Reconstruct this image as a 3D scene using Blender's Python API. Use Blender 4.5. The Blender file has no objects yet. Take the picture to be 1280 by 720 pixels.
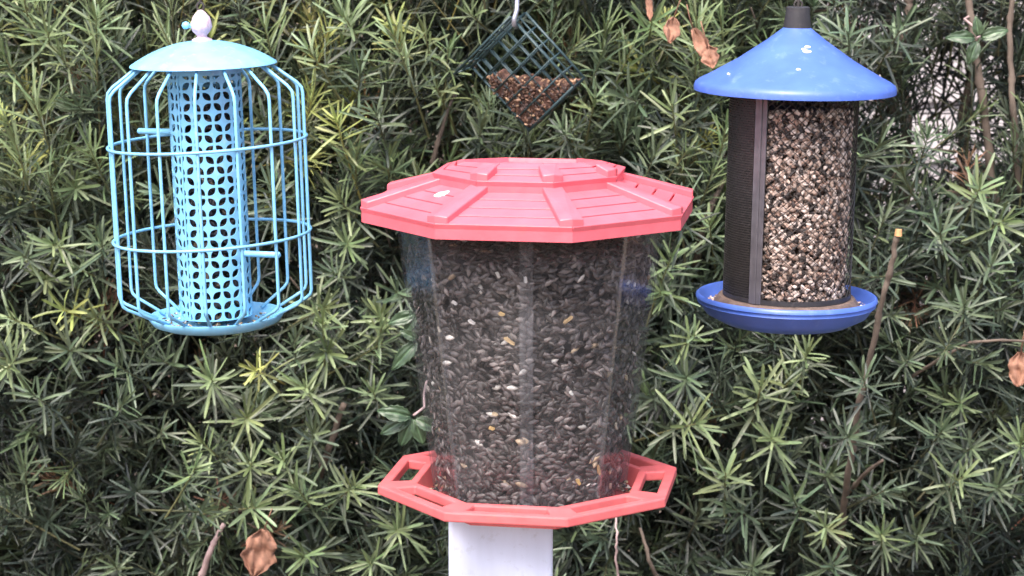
import bpy, math, random
import numpy as np
from mathutils import Vector, Matrix, noise

random.seed(7)
rng = np.random.default_rng(11)
R_ = math.radians
sc = bpy.context.scene
COL = sc.collection

# ------------------------------------------------------------------ camera
CAM = Vector((0.0, 0.0, 1.95))
PITCH = R_(10.4)
FPX = 2800.0                                    # focal length in pixels of a 1280 wide picture
cd = bpy.data.cameras.new('camera')
cd.sensor_width = 36.0
cd.lens = 36.0 * FPX / 1280.0
cd.clip_start = 0.05
cd.clip_end = 300.0
cd.dof.use_dof = True
cd.dof.focus_distance = 2.3
cd.dof.aperture_fstop = 13.0
cam = bpy.data.objects.new('camera', cd)
COL.objects.link(cam)
cam.location = CAM
cam.rotation_euler = (math.pi / 2 - PITCH, 0, 0)
sc.camera = cam

# ------------------------------------------------------------------ world, sun, exposure
SUN_EL, SUN_AZ = R_(58), R_(200)                # a high, veiled sun behind the camera's shoulder
w = bpy.data.worlds.new('World')
sc.world = w
w.use_nodes = True
nt = w.node_tree
nt.nodes.clear()
sky = nt.nodes.new('ShaderNodeTexSky')
sky.sky_type = 'NISHITA'
sky.sun_disc = False
sky.sun_elevation = SUN_EL
sky.sun_rotation = SUN_AZ
sky.dust_density = 5.0
sky.air_density = 1.2
sky.ozone_density = 1.0
bg = nt.nodes.new('ShaderNodeBackground')
bg.inputs['Strength'].default_value = 0.15
wo = nt.nodes.new('ShaderNodeOutputWorld')
nt.links.new(sky.outputs[0], bg.inputs['Color'])
nt.links.new(bg.outputs[0], wo.inputs['Surface'])
sl = bpy.data.lights.new('sun', 'SUN')
sl.energy = 1.35
sl.angle = R_(25)
sl.color = (1.0, 0.96, 0.9)
sun = bpy.data.objects.new('sun', sl)
COL.objects.link(sun)
sdir = Vector((math.sin(SUN_AZ) * math.cos(SUN_EL), math.cos(SUN_AZ) * math.cos(SUN_EL), math.sin(SUN_EL)))
sun.rotation_euler = (-sdir).to_track_quat('-Z', 'Y').to_euler()
sun.location = (0, 0, 8)
sc.view_settings.view_transform = 'Standard'
sc.view_settings.look = 'None'
sc.view_settings.gamma = 1.0
sc.view_settings.use_curve_mapping = False
sc.view_settings.exposure = 1.45
sc.cycles.use_adaptive_sampling = True
sc.cycles.adaptive_threshold = 0.025
sc.cycles.max_bounces = 4
sc.cycles.diffuse_bounces = 2
sc.cycles.glossy_bounces = 2
sc.cycles.transparent_max_bounces = 10

# ------------------------------------------------------------------ helpers
_cp, _sp = math.cos(PITCH), math.sin(PITCH)


def at(u, v, Y):
    """The point of the place seen at photo pixel (u, v) and standing Y metres in front of the camera."""
    a, b = (u - 640) / FPX, (360 - v) / FPX
    d = Vector((a, _cp + b * _sp, -_sp + b * _cp))
    return CAM + d * (Y / d.y)


def px_of(p):
    q = np.asarray(p, float) - np.array(CAM)
    dep = q[..., 1] * _cp - q[..., 2] * _sp
    up = q[..., 1] * _sp + q[..., 2] * _cp
    return 640 + FPX * q[..., 0] / dep, 360 - FPX * up / dep


def link(name, me, mat=None, parent=None, loc=None):
    o = bpy.data.objects.new(name, me)
    COL.objects.link(o)
    if mat is not None and me is not None and len(me.materials) == 0:
        me.materials.append(mat)
    if parent is not None:
        o.parent = parent
    if loc is not None:
        o.location = loc
    return o


def tag(o, label=None, cat=None, group=None, kind=None):
    if label: o['label'] = label
    if cat: o['category'] = cat
    if group: o['group'] = group
    if kind: o['kind'] = kind
    return o


def empty(name, loc, label, cat, rot=(0, 0, 0), group=None):
    o = bpy.data.objects.new(name, None)
    COL.objects.link(o)
    o.empty_display_size = 0.05
    o.location = loc
    o.rotation_euler = rot
    return tag(o, label, cat, group)


class MB:
    def __init__(s):
        s.v, s.f = [], []

    def add(s, vs, fs):
        n = len(s.v)
        s.v += [tuple(x) for x in vs]
        s.f += [tuple(i + n for i in f) for f in fs]

    def box(s, c, size, mat=None):
        hx, hy, hz = (x / 2 for x in size)
        vs = [Vector((x, y, z)) for x in (-hx, hx) for y in (-hy, hy) for z in (-hz, hz)]
        if mat: vs = [mat @ x for x in vs]
        s.add([x + Vector(c) for x in vs], [(0, 1, 3, 2), (4, 6, 7, 5), (0, 4, 5, 1), (2, 3, 7, 6), (0, 2, 6, 4), (1, 5, 7, 3)])

    def tube(s, pts, r, n=8, cap=True, closed=False):
        pts = [Vector(p) for p in pts]
        m = len(pts)
        rs = r if isinstance(r, (list, tuple)) else [r] * m
        vs, fs = [], []
        ref = None
        for i, p in enumerate(pts):
            a = pts[(i - 1) % m] if (closed or i > 0) else p
            b = pts[(i + 1) % m] if (closed or i < m - 1) else p
            t = (b - a).normalized()
            if ref is None:
                ref = t.orthogonal().normalized()
            ref = (ref - t * ref.dot(t)).normalized()
            q = t.cross(ref)
            for k in range(n):
                an = 2 * math.pi * k / n
                vs.append(p + (ref * math.cos(an) + q * math.sin(an)) * rs[i])
        seg = m if closed else m - 1
        for i in range(seg):
            j = (i + 1) % m
            for k in range(n):
                k2 = (k + 1) % n
                fs.append((i * n + k, i * n + k2, j * n + k2, j * n + k))
        if cap and not closed:
            fs.append(tuple(range(n - 1, -1, -1)))
            fs.append(tuple((m - 1) * n + k for k in range(n)))
        s.add(vs, fs)

    def lathe(s, prof, n=48, closed=False):
        """prof: list of (r, z); r = 0 ends close to a point."""
        vs, fs, rows = [], [], []
        for r, z in prof:
            if r < 1e-6:
                rows.append([len(vs)]); vs.append((0, 0, z))
            else:
                rows.append(list(range(len(vs), len(vs) + n)))
                vs += [(r * math.sin(2 * math.pi * k / n), -r * math.cos(2 * math.pi * k / n), z) for k in range(n)]
        pr = list(zip(rows, rows[1:]))
        if closed: pr.append((rows[-1], rows[0]))
        for a, b in pr:
            for k in range(n):
                k2 = (k + 1) % n
                if len(a) == 1 and len(b) == 1: continue
                if len(a) == 1: fs.append((a[0], b[k2], b[k]))
                elif len(b) == 1: fs.append((a[k], a[k2], b[0]))
                else: fs.append((a[k], a[k2], b[k2], b[k]))
        s.add(vs, fs)

    def prism(s, top, bot):
        """a slab between two polygons of the same vertex count (top counter-clockwise from above)"""
        n = len(top)
        s.add(list(top) + list(bot), [tuple(range(n)), tuple(range(2 * n - 1, n - 1, -1))] +
              [(k, k + n, (k + 1) % n + n, (k + 1) % n) for k in range(n)])

    def mesh(s, name, smooth=False):
        me = bpy.data.meshes.new(name)
        me.from_pydata(s.v, [], s.f)
        me.validate()
        me.update()
        import bmesh
        b = bmesh.new(); b.from_mesh(me)
        bmesh.ops.recalc_face_normals(b, faces=b.faces)
        b.to_mesh(me); b.free()
        if smooth:
            me.polygons.foreach_set('use_smooth', [True] * len(me.polygons))
        return me

    def build(s, name, mat, parent=None, smooth=False, bevel=0, loc=None, seg=2, auto=None):
        o = link(name, s.mesh(name, smooth), mat, parent, loc)
        if bevel:
            m = o.modifiers.new('bevel', 'BEVEL')
            m.width = bevel; m.segments = seg; m.limit_method = 'ANGLE'; m.angle_limit = R_(30)
        if auto:
            m = o.modifiers.new('split', 'EDGE_SPLIT')
            m.split_angle = R_(auto)
        return o


def np_mesh(name, V, F, C=None, smooth=False):
    """triangles from numpy arrays, with an optional colour for each vertex"""
    me = bpy.data.meshes.new(name)
    V = np.ascontiguousarray(V, np.float32); F = np.ascontiguousarray(F, np.int32)
    me.vertices.add(len(V)); me.vertices.foreach_set('co', V.ravel())
    me.loops.add(F.size); me.loops.foreach_set('vertex_index', F.ravel())
    me.polygons.add(len(F))
    me.polygons.foreach_set('loop_start', np.arange(0, F.size, 3, dtype=np.int32))
    me.polygons.foreach_set('loop_total', np.full(len(F), 3, np.int32))
    if smooth: me.polygons.foreach_set('use_smooth', np.ones(len(F), bool))
    if C is not None:
        at_ = me.color_attributes.new('col', 'FLOAT_COLOR', 'POINT')
        c4 = np.ones((len(V), 4), np.float32); c4[:, :3] = C
        at_.data.foreach_set('color', c4.ravel())
    me.update(calc_edges=True)
    return me


# ------------------------------------------------------------------ materials
def N(t, kind, **kw):
    n = t.nodes.new(kind)
    for k, v in kw.items(): setattr(n, k, v)
    return n


def mat_base(name):
    m = bpy.data.materials.new(name); m.use_nodes = True
    t = m.node_tree
    return m, t, t.nodes['Principled BSDF'], t.nodes['Material Output']


def paint(name, col, rough=0.45, var=0.12, scale=30, bump=0.0, bscale=200, metal=0.0, dirt_or_tint=None, patch_amt=0.35, stretch=None, spec=0.5):
    """painted or moulded surface: blotchy tone, fine relief and patches of dirt"""
    m, t, p, o = mat_base(name)
    L = t.links.new
    tc = N(t, 'ShaderNodeTexCoord')
    src = tc.outputs['Object']
    if stretch:
        mp = N(t, 'ShaderNodeMapping'); mp.inputs['Scale'].default_value = stretch
        L(src, mp.inputs['Vector']); src = mp.outputs[0]
    n1 = N(t, 'ShaderNodeTexNoise'); n1.inputs['Scale'].default_value = scale; n1.inputs['Detail'].default_value = 5
    L(src, n1.inputs['Vector'])
    mr = N(t, 'ShaderNodeMapRange'); mr.inputs[1].default_value = 0.3; mr.inputs[2].default_value = 0.7
    mr.inputs[3].default_value = 1 - var; mr.inputs[4].default_value = 1 + var
    L(n1.outputs['Fac'], mr.inputs[0])
    mx = N(t, 'ShaderNodeMix', data_type='RGBA', blend_type='MULTIPLY'); mx.inputs[0].default_value = 1
    mx.inputs[6].default_value = (*col, 1)
    cb = N(t, 'ShaderNodeCombineColor')
    for i in range(3): L(mr.outputs[0], cb.inputs[i])
    L(cb.outputs[0], mx.inputs[7])
    out = mx.outputs[2]
    if dirt_or_tint:
        n2 = N(t, 'ShaderNodeTexNoise'); n2.inputs['Scale'].default_value = scale * 1.7; n2.inputs['Detail'].default_value = 8
        n2.inputs['Roughness'].default_value = 0.7
        L(tc.outputs['Object'], n2.inputs['Vector'])
        r2 = N(t, 'ShaderNodeMapRange'); r2.inputs[1].default_value = 0.56; r2.inputs[2].default_value = 0.72
        r2.inputs[3].default_value = 0; r2.inputs[4].default_value = patch_amt
        L(n2.outputs['Fac'], r2.inputs[0])
        m2 = N(t, 'ShaderNodeMix', data_type='RGBA'); m2.inputs[7].default_value = (*dirt_or_tint, 1)
        L(r2.outputs[0], m2.inputs[0]); L(out, m2.inputs[6]); out = m2.outputs[2]
    L(out, p.inputs['Base Color'])
    r3 = N(t, 'ShaderNodeMapRange'); r3.inputs[3].default_value = max(rough - 0.1, 0.05); r3.inputs[4].default_value = rough + 0.12
    L(n1.outputs['Fac'], r3.inputs[0]); L(r3.outputs[0], p.inputs['Roughness'])
    p.inputs['Metallic'].default_value = metal
    p.inputs['Specular IOR Level'].default_value = spec
    if bump:
        n3 = N(t, 'ShaderNodeTexNoise'); n3.inputs['Scale'].default_value = bscale; n3.inputs['Detail'].default_value = 4
        L(src, n3.inputs['Vector'])
        b = N(t, 'ShaderNodeBump'); b.inputs['Strength'].default_value = bump; b.inputs['Distance'].default_value = 0.001
        L(n3.outputs['Fac'], b.inputs['Height']); L(b.outputs[0], p.inputs['Normal'])
    return m


def leafy(name, rough=0.45, trans=0.18):
    """leaves: colour from the mesh, vein-fine tone, some light passing through"""
    m, t, p, o = mat_base(name)
    L = t.links.new
    a = N(t, 'ShaderNodeVertexColor', layer_name='col')
    oi = N(t, 'ShaderNodeObjectInfo')
    tc = N(t, 'ShaderNodeTexCoord')
    n1 = N(t, 'ShaderNodeTexNoise'); n1.inputs['Scale'].default_value = 45; n1.inputs['Detail'].default_value = 3
    L(tc.outputs['Object'], n1.inputs['Vector'])
    mr = N(t, 'ShaderNodeMapRange'); mr.inputs[1].default_value = 0.3; mr.inputs[2].default_value = 0.7
    mr.inputs[3].default_value = 0.78; mr.inputs[4].default_value = 1.22
    L(n1.outputs['Fac'], mr.inputs[0])
    h = N(t, 'ShaderNodeHueSaturation')
    r0 = N(t, 'ShaderNodeMapRange'); r0.inputs[3].default_value = 0.485; r0.inputs[4].default_value = 0.515
    L(oi.outputs['Random'], r0.inputs[0]); L(r0.outputs[0], h.inputs['Hue'])
    L(mr.outputs[0], h.inputs['Value']); L(a.outputs['Color'], h.inputs['Color'])
    L(h.outputs[0], p.inputs['Base Color'])
    p.inputs['Roughness'].default_value = rough
    p.inputs['Specular IOR Level'].default_value = 0.7
    tr = N(t, 'ShaderNodeBsdfTranslucent'); L(h.outputs[0], tr.inputs['Color'])
    ms = N(t, 'ShaderNodeMixShader'); ms.inputs[0].default_value = trans
    L(p.outputs[0], ms.inputs[1]); L(tr.outputs[0], ms.inputs[2]); L(ms.outputs[0], o.inputs['Surface'])
    return m


def seedy(name, rough=0.4, bump=0.25):
    m, t, p, o = mat_base(name)
    L = t.links.new
    a = N(t, 'ShaderNodeVertexColor', layer_name='col')
    tc = N(t, 'ShaderNodeTexCoord')
    n1 = N(t, 'ShaderNodeTexNoise'); n1.inputs['Scale'].default_value = 420; n1.inputs['Detail'].default_value = 3
    L(tc.outputs['Object'], n1.inputs['Vector'])
    mr = N(t, 'ShaderNodeMapRange'); mr.inputs[1].default_value = 0.3; mr.inputs[2].default_value = 0.7
    mr.inputs[3].default_value = 0.75; mr.inputs[4].default_value = 1.25
    L(n1.outputs['Fac'], mr.inputs[0])
    h = N(t, 'ShaderNodeHueSaturation'); L(mr.outputs[0], h.inputs['Value']); L(a.outputs['Color'], h.inputs['Color'])
    L(h.outputs[0], p.inputs['Base Color'])
    p.inputs['Roughness'].default_value = rough
    b = N(t, 'ShaderNodeBump'); b.inputs['Strength'].default_value = bump; b.inputs['Distance'].default_value = 0.0006
    L(n1.outputs['Fac'], b.inputs['Height']); L(b.outputs[0], p.inputs['Normal'])
    return m


def clear(name, haze=0.07, hcol=(0.55, 0.53, 0.55), tint=(0.93, 0.94, 0.95), gloss=0.10, sc_=22):
    """clear dusty plastic sheet: light passes straight through, with a dull film and a weak mirror"""
    m, t, p, o = mat_base(name)
    L = t.links.new
    t.nodes.remove(p)
    tp = N(t, 'ShaderNodeBsdfTransparent'); tp.inputs['Color'].default_value = (*tint, 1)
    df = N(t, 'ShaderNodeBsdfDiffuse'); df.inputs['Color'].default_value = (*hcol, 1)
    gl = N(t, 'ShaderNodeBsdfGlossy'); gl.inputs['Roughness'].default_value = 0.16
    tc = N(t, 'ShaderNodeTexCoord')
    n1 = N(t, 'ShaderNodeTexNoise'); n1.inputs['Scale'].default_value = sc_; n1.inputs['Detail'].default_value = 6
    L(tc.outputs['Object'], n1.inputs['Vector'])
    mr = N(t, 'ShaderNodeMapRange'); mr.inputs[1].default_value = 0.35; mr.inputs[2].default_value = 0.75
    mr.inputs[3].default_value = haze * 0.5; mr.inputs[4].default_value = haze * 1.7
    L(n1.outputs['Fac'], mr.inputs[0])
    m1 = N(t, 'ShaderNodeMixShader'); L(mr.outputs[0], m1.inputs[0]); L(tp.outputs[0], m1.inputs[1]); L(df.outputs[0], m1.inputs[2])
    lw = N(t, 'ShaderNodeFresnel'); lw.inputs['IOR'].default_value = 1.42
    ml = N(t, 'ShaderNodeMath', operation='MULTIPLY'); ml.inputs[1].default_value = gloss * 10
    L(lw.outputs[0], ml.inputs[0]); ml.use_clamp = True
    m2 = N(t, 'ShaderNodeMixShader'); L(ml.outputs[0], m2.inputs[0]); L(m1.outputs[0], m2.inputs[1]); L(gl.outputs[0], m2.inputs[2])
    L(m2.outputs[0], o.inputs['Surface'])
    return m


M = {}
M['red'] = paint('red_poly_lumber', (0.72, 0.125, 0.165), 0.42, 0.10, 45, 0.3, 160, dirt_or_tint=(0.52, 0.17, 0.16), patch_amt=0.35, spec=.6)
M['red_tray'] = paint('red_poly_lumber_dull', (0.62, 0.125, 0.135), 0.55, 0.14, 45, 0.3, 160, dirt_or_tint=(0.40, 0.16, 0.13), patch_amt=0.45)  # darker, duller red than the roof's
M['clear'] = clear('clear_plastic', haze=.03, gloss=.018)
M['strip'] = clear('clear_strip', haze=0.06, hcol=(0.5, 0.48, 0.52), gloss=.03)
M['vinyl'] = paint('white_vinyl', (0.68, 0.72, 0.92), 0.38, 0.07, 48, 0.08, 60, dirt_or_tint=(0.30, 0.29, 0.33), patch_amt=0.35, stretch=(1, 1, 0.15))
M['aqua'] = paint('aqua_enamel', (0.22, 0.545, 0.84), 0.34, 0.12, 60, 0.12, 300, dirt_or_tint=(0.52, 0.68, 0.74), patch_amt=0.5)  # whitish patches: the dome's highlight streaks put into the colour, as faded enamel
M['chalk'] = paint('chalky_finial', (0.58, 0.44, 0.52), 0.85, 0.25, 200, 1.0, 300, dirt_or_tint=(0.22, 0.46, 0.66), patch_amt=0.7)
M['blue'] = paint('blue_enamel', (0.072, 0.145, 0.54), 0.36, 0.12, 35, 0.1, 260, dirt_or_tint=(0.22, 0.32, 0.64), patch_amt=0.45)
M['black'] = paint('black_plastic', (0.03, 0.028, 0.032), 0.5, 0.2, 60, 0.2, 300, dirt_or_tint=(0.12, 0.1, 0.1))
M['wire'] = paint('dark_screen_wire', (0.055, 0.048, 0.048), 0.45, 0.2, 120, metal=0.3)
M['seam'] = paint('grey_seam_metal', (0.13, 0.12, 0.14), 0.45, 0.15, 90, 0.1, 300, metal=0.4)
M['sludge'] = paint('damp_seed_dust', (0.14, 0.095, 0.08), 0.75, 0.35, 180, 0.6, 500, dirt_or_tint=(0.35, 0.28, 0.22))
M['cage'] = paint('green_coated_wire', (0.032, 0.062, 0.072), 0.42, 0.2, 120, dirt_or_tint=(0.16, 0.19, 0.22), patch_amt=0.4)
M['zinc'] = paint('zinc_wire', (0.42, 0.42, 0.50), 0.35, 0.12, 120, metal=0.7)
M['suet'] = paint('suet_cake', (0.11, 0.055, 0.042), 0.85, 0.7, 130, 1.0, 300, dirt_or_tint=(0.50, 0.27, 0.13), patch_amt=1.0)
M['bark'] = paint('bark', (0.125, 0.095, 0.078), 0.9, 0.35, 60, 1.0, 140, dirt_or_tint=(0.26, 0.23, 0.19), patch_amt=0.5, stretch=(1, 1, 0.3))
M['wood'] = paint('fresh_cut_wood', (0.62, 0.34, 0.16), 0.8, 0.2, 120, 0.3, 200)
M['deadleaf'] = paint('dead_leaf', (0.25, 0.125, 0.085), 0.8, 0.4, 60, 0.8, 150, dirt_or_tint=(0.42, 0.25, 0.16), patch_amt=0.5)
M['dropping'] = paint('dried_dropping', (0.78, 0.77, 0.76), 0.8, 0.1, 200, 0.4, 400)
M['siding'] = paint('painted_siding', (0.50, 0.46, 0.48), 0.6, 0.06, 8, 0.1, 50)
M['soil'] = paint('soil', (0.12, 0.085, 0.06), 0.95, 0.4, 7, 1.0, 30, dirt_or_tint=(0.10, 0.13, 0.05), patch_amt=0.7)
M['vine'] = paint('pale_vine', (0.46, 0.33, 0.33), 0.7, 0.15, 90)
M['leaf'] = leafy('leaf')
M['creeper'] = leafy('creeper_leaf', 0.36, 0.15)
M['seed'] = seedy('sunflower_seed', 0.38)
M['chip'] = seedy('hulled_chip', 0.6)

# ------------------------------------------------------------------ the ground and the wall beyond
mb = MB()
n = 40
for j in range(n + 1):
    for i in range(n + 1):
        x, y = (i / n - .5) * 2, (j / n - .5) * 2
        x, y = math.copysign(abs(x) ** 2.2, x) * 60, math.copysign(abs(y) ** 2.2, y) * 60
        mb.v.append((x, y + 2, 0.03 * noise.noise((x * .8, y * .8, 0))))
mb.f = [(j * (n + 1) + i, j * (n + 1) + i + 1, (j + 1) * (n + 1) + i + 1, (j + 1) * (n + 1) + i) for j in range(n) for i in range(n)]
g = mb.build('ground', M['soil'], smooth=True)
tag(g, kind='structure')

wall = empty('house_wall', (0, 5.6, 0), 'pale clapboard wall glimpsed through the gap in the hedge beside the blue feeder', 'wall')
mb = MB(); mb.box((2.225, 0.06, 1.4), (3.25, 0.08, 2.8)); mb.build('wall_core', M['siding'], wall)
mb = MB()
mb.add([(.6, 0, 0), (3.85, 0, 0), (3.85, -0.022, -0.0), (.6, -0.022, 0), (.6, 0, 0.165), (3.85, 0, 0.165), (3.85, -0.006, 0.165), (.6, -0.006, 0.165)],
       [(0, 1, 2, 3), (3, 2, 6, 7), (7, 6, 5, 4), (0, 3, 7, 4), (1, 5, 6, 2)])
bme = mb.mesh('siding_board'); bme.materials.append(M['siding'])
for k in range(18):
    link('siding_board', bme, None, wall, (0, 0.018, 0.02 + k * 0.153))

# ------------------------------------------------------------------ hedge: three shrubs with leafy shoots
def leaf_arrays(L, W, bend, fold, detail):
    """one narrow leaf along +X, its face up +Z"""
    if detail:
        ts = [0.0, 0.13, 0.55, 0.86, 0.965]; ws = [0.4, 0.85, 1.0, 0.88, 0.5]
    else:
        ts = [0.0, 0.5, 0.9]; ws = [0.55, 1.0, 0.75]
    V, F = [], []
    for t, w_ in zip(ts, ws):
        x, z = L * t, -bend * L * t * t
        h = W * w_ / 2
        if detail:
            V += [(x, -h, z + fold * h), (x, 0, z), (x, h, z + fold * h)]
        else:
            V += [(x, -h, z), (x, h, z)]
    V.append((L, 0, -bend * L)); tip = len(V) - 1
    k = 3 if detail else 2
    for i in range(len(ts) - 1):
        for j in range(k - 1):
            a = i * k + j
            F += [(a, a + k, a + 1), (a + 1, a + k, a + k + 1)]
    a = (len(ts) - 1) * k
    for j in range(k - 1): F.append((a + j, tip, a + j + 1))
    return np.array(V, float), np.array(F, int)


def shoot_arrays(r, kind, detail, nl):
    """a leafy shoot growing along +Z with its tip at the origin; colours are multipliers of the shoot's own colour"""
    Vs, Fs, Cs = [], [], []
    off = 0
    span = {'whorl': 0.075, 'brush': 0.13}[kind]
    for i in range(nl):
        f = (i + 0.5) / nl                                        # 0 at the tip
        az = i * 2.39996 + r.normal(0, .25)
        if kind == 'whorl':
            z = -span * f ** 1.3; ang = R_(18 + 58 * min(1, f * 1.7) ** 0.8 + r.normal(0, 13)); L = (0.030 + 0.018 * min(1, f * 3)) * r.uniform(.6, 1.18)
        else:
            z = -span * f; ang = R_(16 + 40 * f ** .5 + r.normal(0, 9)); L = (0.038 + 0.020 * min(1, f * 3)) * r.uniform(.7, 1.15)
        lv, lf = leaf_arrays(L, r.uniform(.0030, .0043) * (.8 if kind == 'brush' else 1), r.normal(.06, .16), r.uniform(.25, .6), detail)
        tw = r.normal(0, .35)
        c, s = math.cos(tw), math.sin(tw)
        lv = np.stack([lv[:, 0], lv[:, 1] * c - lv[:, 2] * s, lv[:, 1] * s + lv[:, 2] * c], 1)
        e = math.pi / 2 - ang                                     # elevation above the plane across the axis
        c, s = math.cos(e), math.sin(e)
        lv = np.stack([lv[:, 0] * c - lv[:, 2] * s + .001, lv[:, 1], lv[:, 0] * s + lv[:, 2] * c], 1)
        c, s = math.cos(az), math.sin(az)
        lv = np.stack([lv[:, 0] * c - lv[:, 1] * s, lv[:, 0] * s + lv[:, 1] * c, lv[:, 2] + z], 1)
        old = f > r.normal(.55, .08)                                 # last year's leaves, lower on the shoot
        b = r.uniform(.72, 1.28) * (.42 if old else 1.15)
        col = np.array([b * r.uniform(.92, 1.1), b, b * r.uniform(.85, 1.1) * (1.25 if old else 1)])
        Vs.append(lv); Fs.append(lf + off); Cs.append(np.tile(col, (len(lv), 1))); off += len(lv)
    k = 5 if detail else 3                                        # the woody stem
    ns = 4
    zs = np.linspace(0, -span - .07, ns)
    sv = []
    wob = r.normal(0, .006, 2)
    for q, z in enumerate(zs):
        for a in range(k):
            rad = .0008 + .0013 * q / ns
            sv.append((rad * math.cos(6.283 * a / k) + wob[0] * (q / ns) ** 2, rad * math.sin(6.283 * a / k) + wob[1] * (q / ns) ** 2, z))
    sf = []
    for q in range(ns - 1):
        for a in range(k):
            a2 = (a + 1) % k
            sf += [(q * k + a, q * k + a2, q * k + k + a), (q * k + a2, q * k + k + a2, q * k + k + a)]
    Vs.append(np.array(sv)); Fs.append(np.array(sf) + off); Cs.append(np.tile(np.array([1.3, .95, .9]), (len(sv), 1)))
    return np.concatenate(Vs), np.concatenate(Fs), np.concatenate(Cs)


r0 = np.random.default_rng(3)
NV = 8
FINE = {'whorl': [shoot_arrays(r0, 'whorl', True, int(r0.integers(26, 38))) for _ in range(NV)],
        'brush': [shoot_arrays(r0, 'brush', True, int(r0.integers(34, 46))) for _ in range(NV)]}
CRUDE = {'whorl': [shoot_arrays(r0, 'whorl', False, 18) for _ in range(NV)],
         'brush': [shoot_arrays(r0, 'brush', False, 24) for _ in range(NV)]}
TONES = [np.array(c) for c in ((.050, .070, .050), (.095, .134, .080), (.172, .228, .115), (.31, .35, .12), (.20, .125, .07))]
tone_mesh = {}


def fine_mesh(kind, i, tone):
    key = (kind, i, tone)
    if key not in tone_mesh:
        V, F, C = FINE[kind][i]
        me = np_mesh('leaf_shoot', V, F, C * TONES[tone])
        me.materials.append(M['leaf'])
        tone_mesh[key] = me
    return tone_mesh[key]


def frame(d, spin):
    d = Vector(d).normalized()
    q = d.to_track_quat('Z', 'Y').to_matrix()
    return q @ Matrix.Rotation(spin, 3, 'Z')


def front(x, z):
    """how far from the camera the hedge's face stands"""
    y = 2.93 + .10 * noise.noise((x * 2.3, z * 2.3, 1.7)) + .06 * noise.noise((x * 6, z * 6, 4.2)) + .06 * max(0, z - 1.55)
    u, v = px_of((x, y, z))
    y += .09 * math.exp(-((u - 650) / 110) ** 2 - ((v - 90) / 110) ** 2)
    return y


GAPS = [(1185, 90, 40, 80), (1165, 195, 42, 36), (1232, 150, 22, 40), (540, 150, 22, 40), (1150, 110, 22, 60), (1235, 20, 30, 22)]


def in_gap(u, v):
    return any(((u - a) / c) ** 2 + ((v - b) / d) ** 2 < 1 for a, b, c, d in GAPS)


shrubs = []
for lab, x0, x1 in (('dense narrow-leaved evergreen shrub behind the light blue caged feeder', -1.5, -.235),
                    ('dense narrow-leaved evergreen shrub behind the red roofed feeder and the wire suet cage', -.235, .235),
                    ('narrow-leaved evergreen shrub with gaps and bare stems behind the blue roofed feeder', .235, 1.5)):
    xc = (max(x0, -.9) + min(x1, .9)) / 2
    s = empty('evergreen_shrub', (xc, 3.35, 0), lab, 'shrub', group='shrubs of the hedge')
    shrubs.append((s, x0, x1))


def shrub_of(x):
    for s, a, b in shrubs:
        if a <= x < b: return s
    return shrubs[0][0] if x < 0 else shrubs[-1][0]


heap = {s.name: [] for s, _, _ in shrubs}


def crude_or_heap(s, kind, i, tone_col, p, d, spin, scl, detail):
    V, F, C = (FINE if detail else CRUDE)[kind][i]
    m = np.array(frame(d, spin)) * scl
    heap[s.name].append((V @ m.T + (np.array(p) - np.array(s.location)), F, C * tone_col))


def part_shoot(s, kind, i, tone, p, d, spin, scl):
    o = bpy.data.objects.new('leaf_shoot', fine_mesh(kind, i, tone))
    COL.objects.link(o)
    o.parent = s
    m = frame(d, spin).to_4x4()
    o.matrix_local = Matrix.Translation(Vector(p) - s.location) @ m @ Matrix.Scale(scl, 4)
    return o


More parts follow.
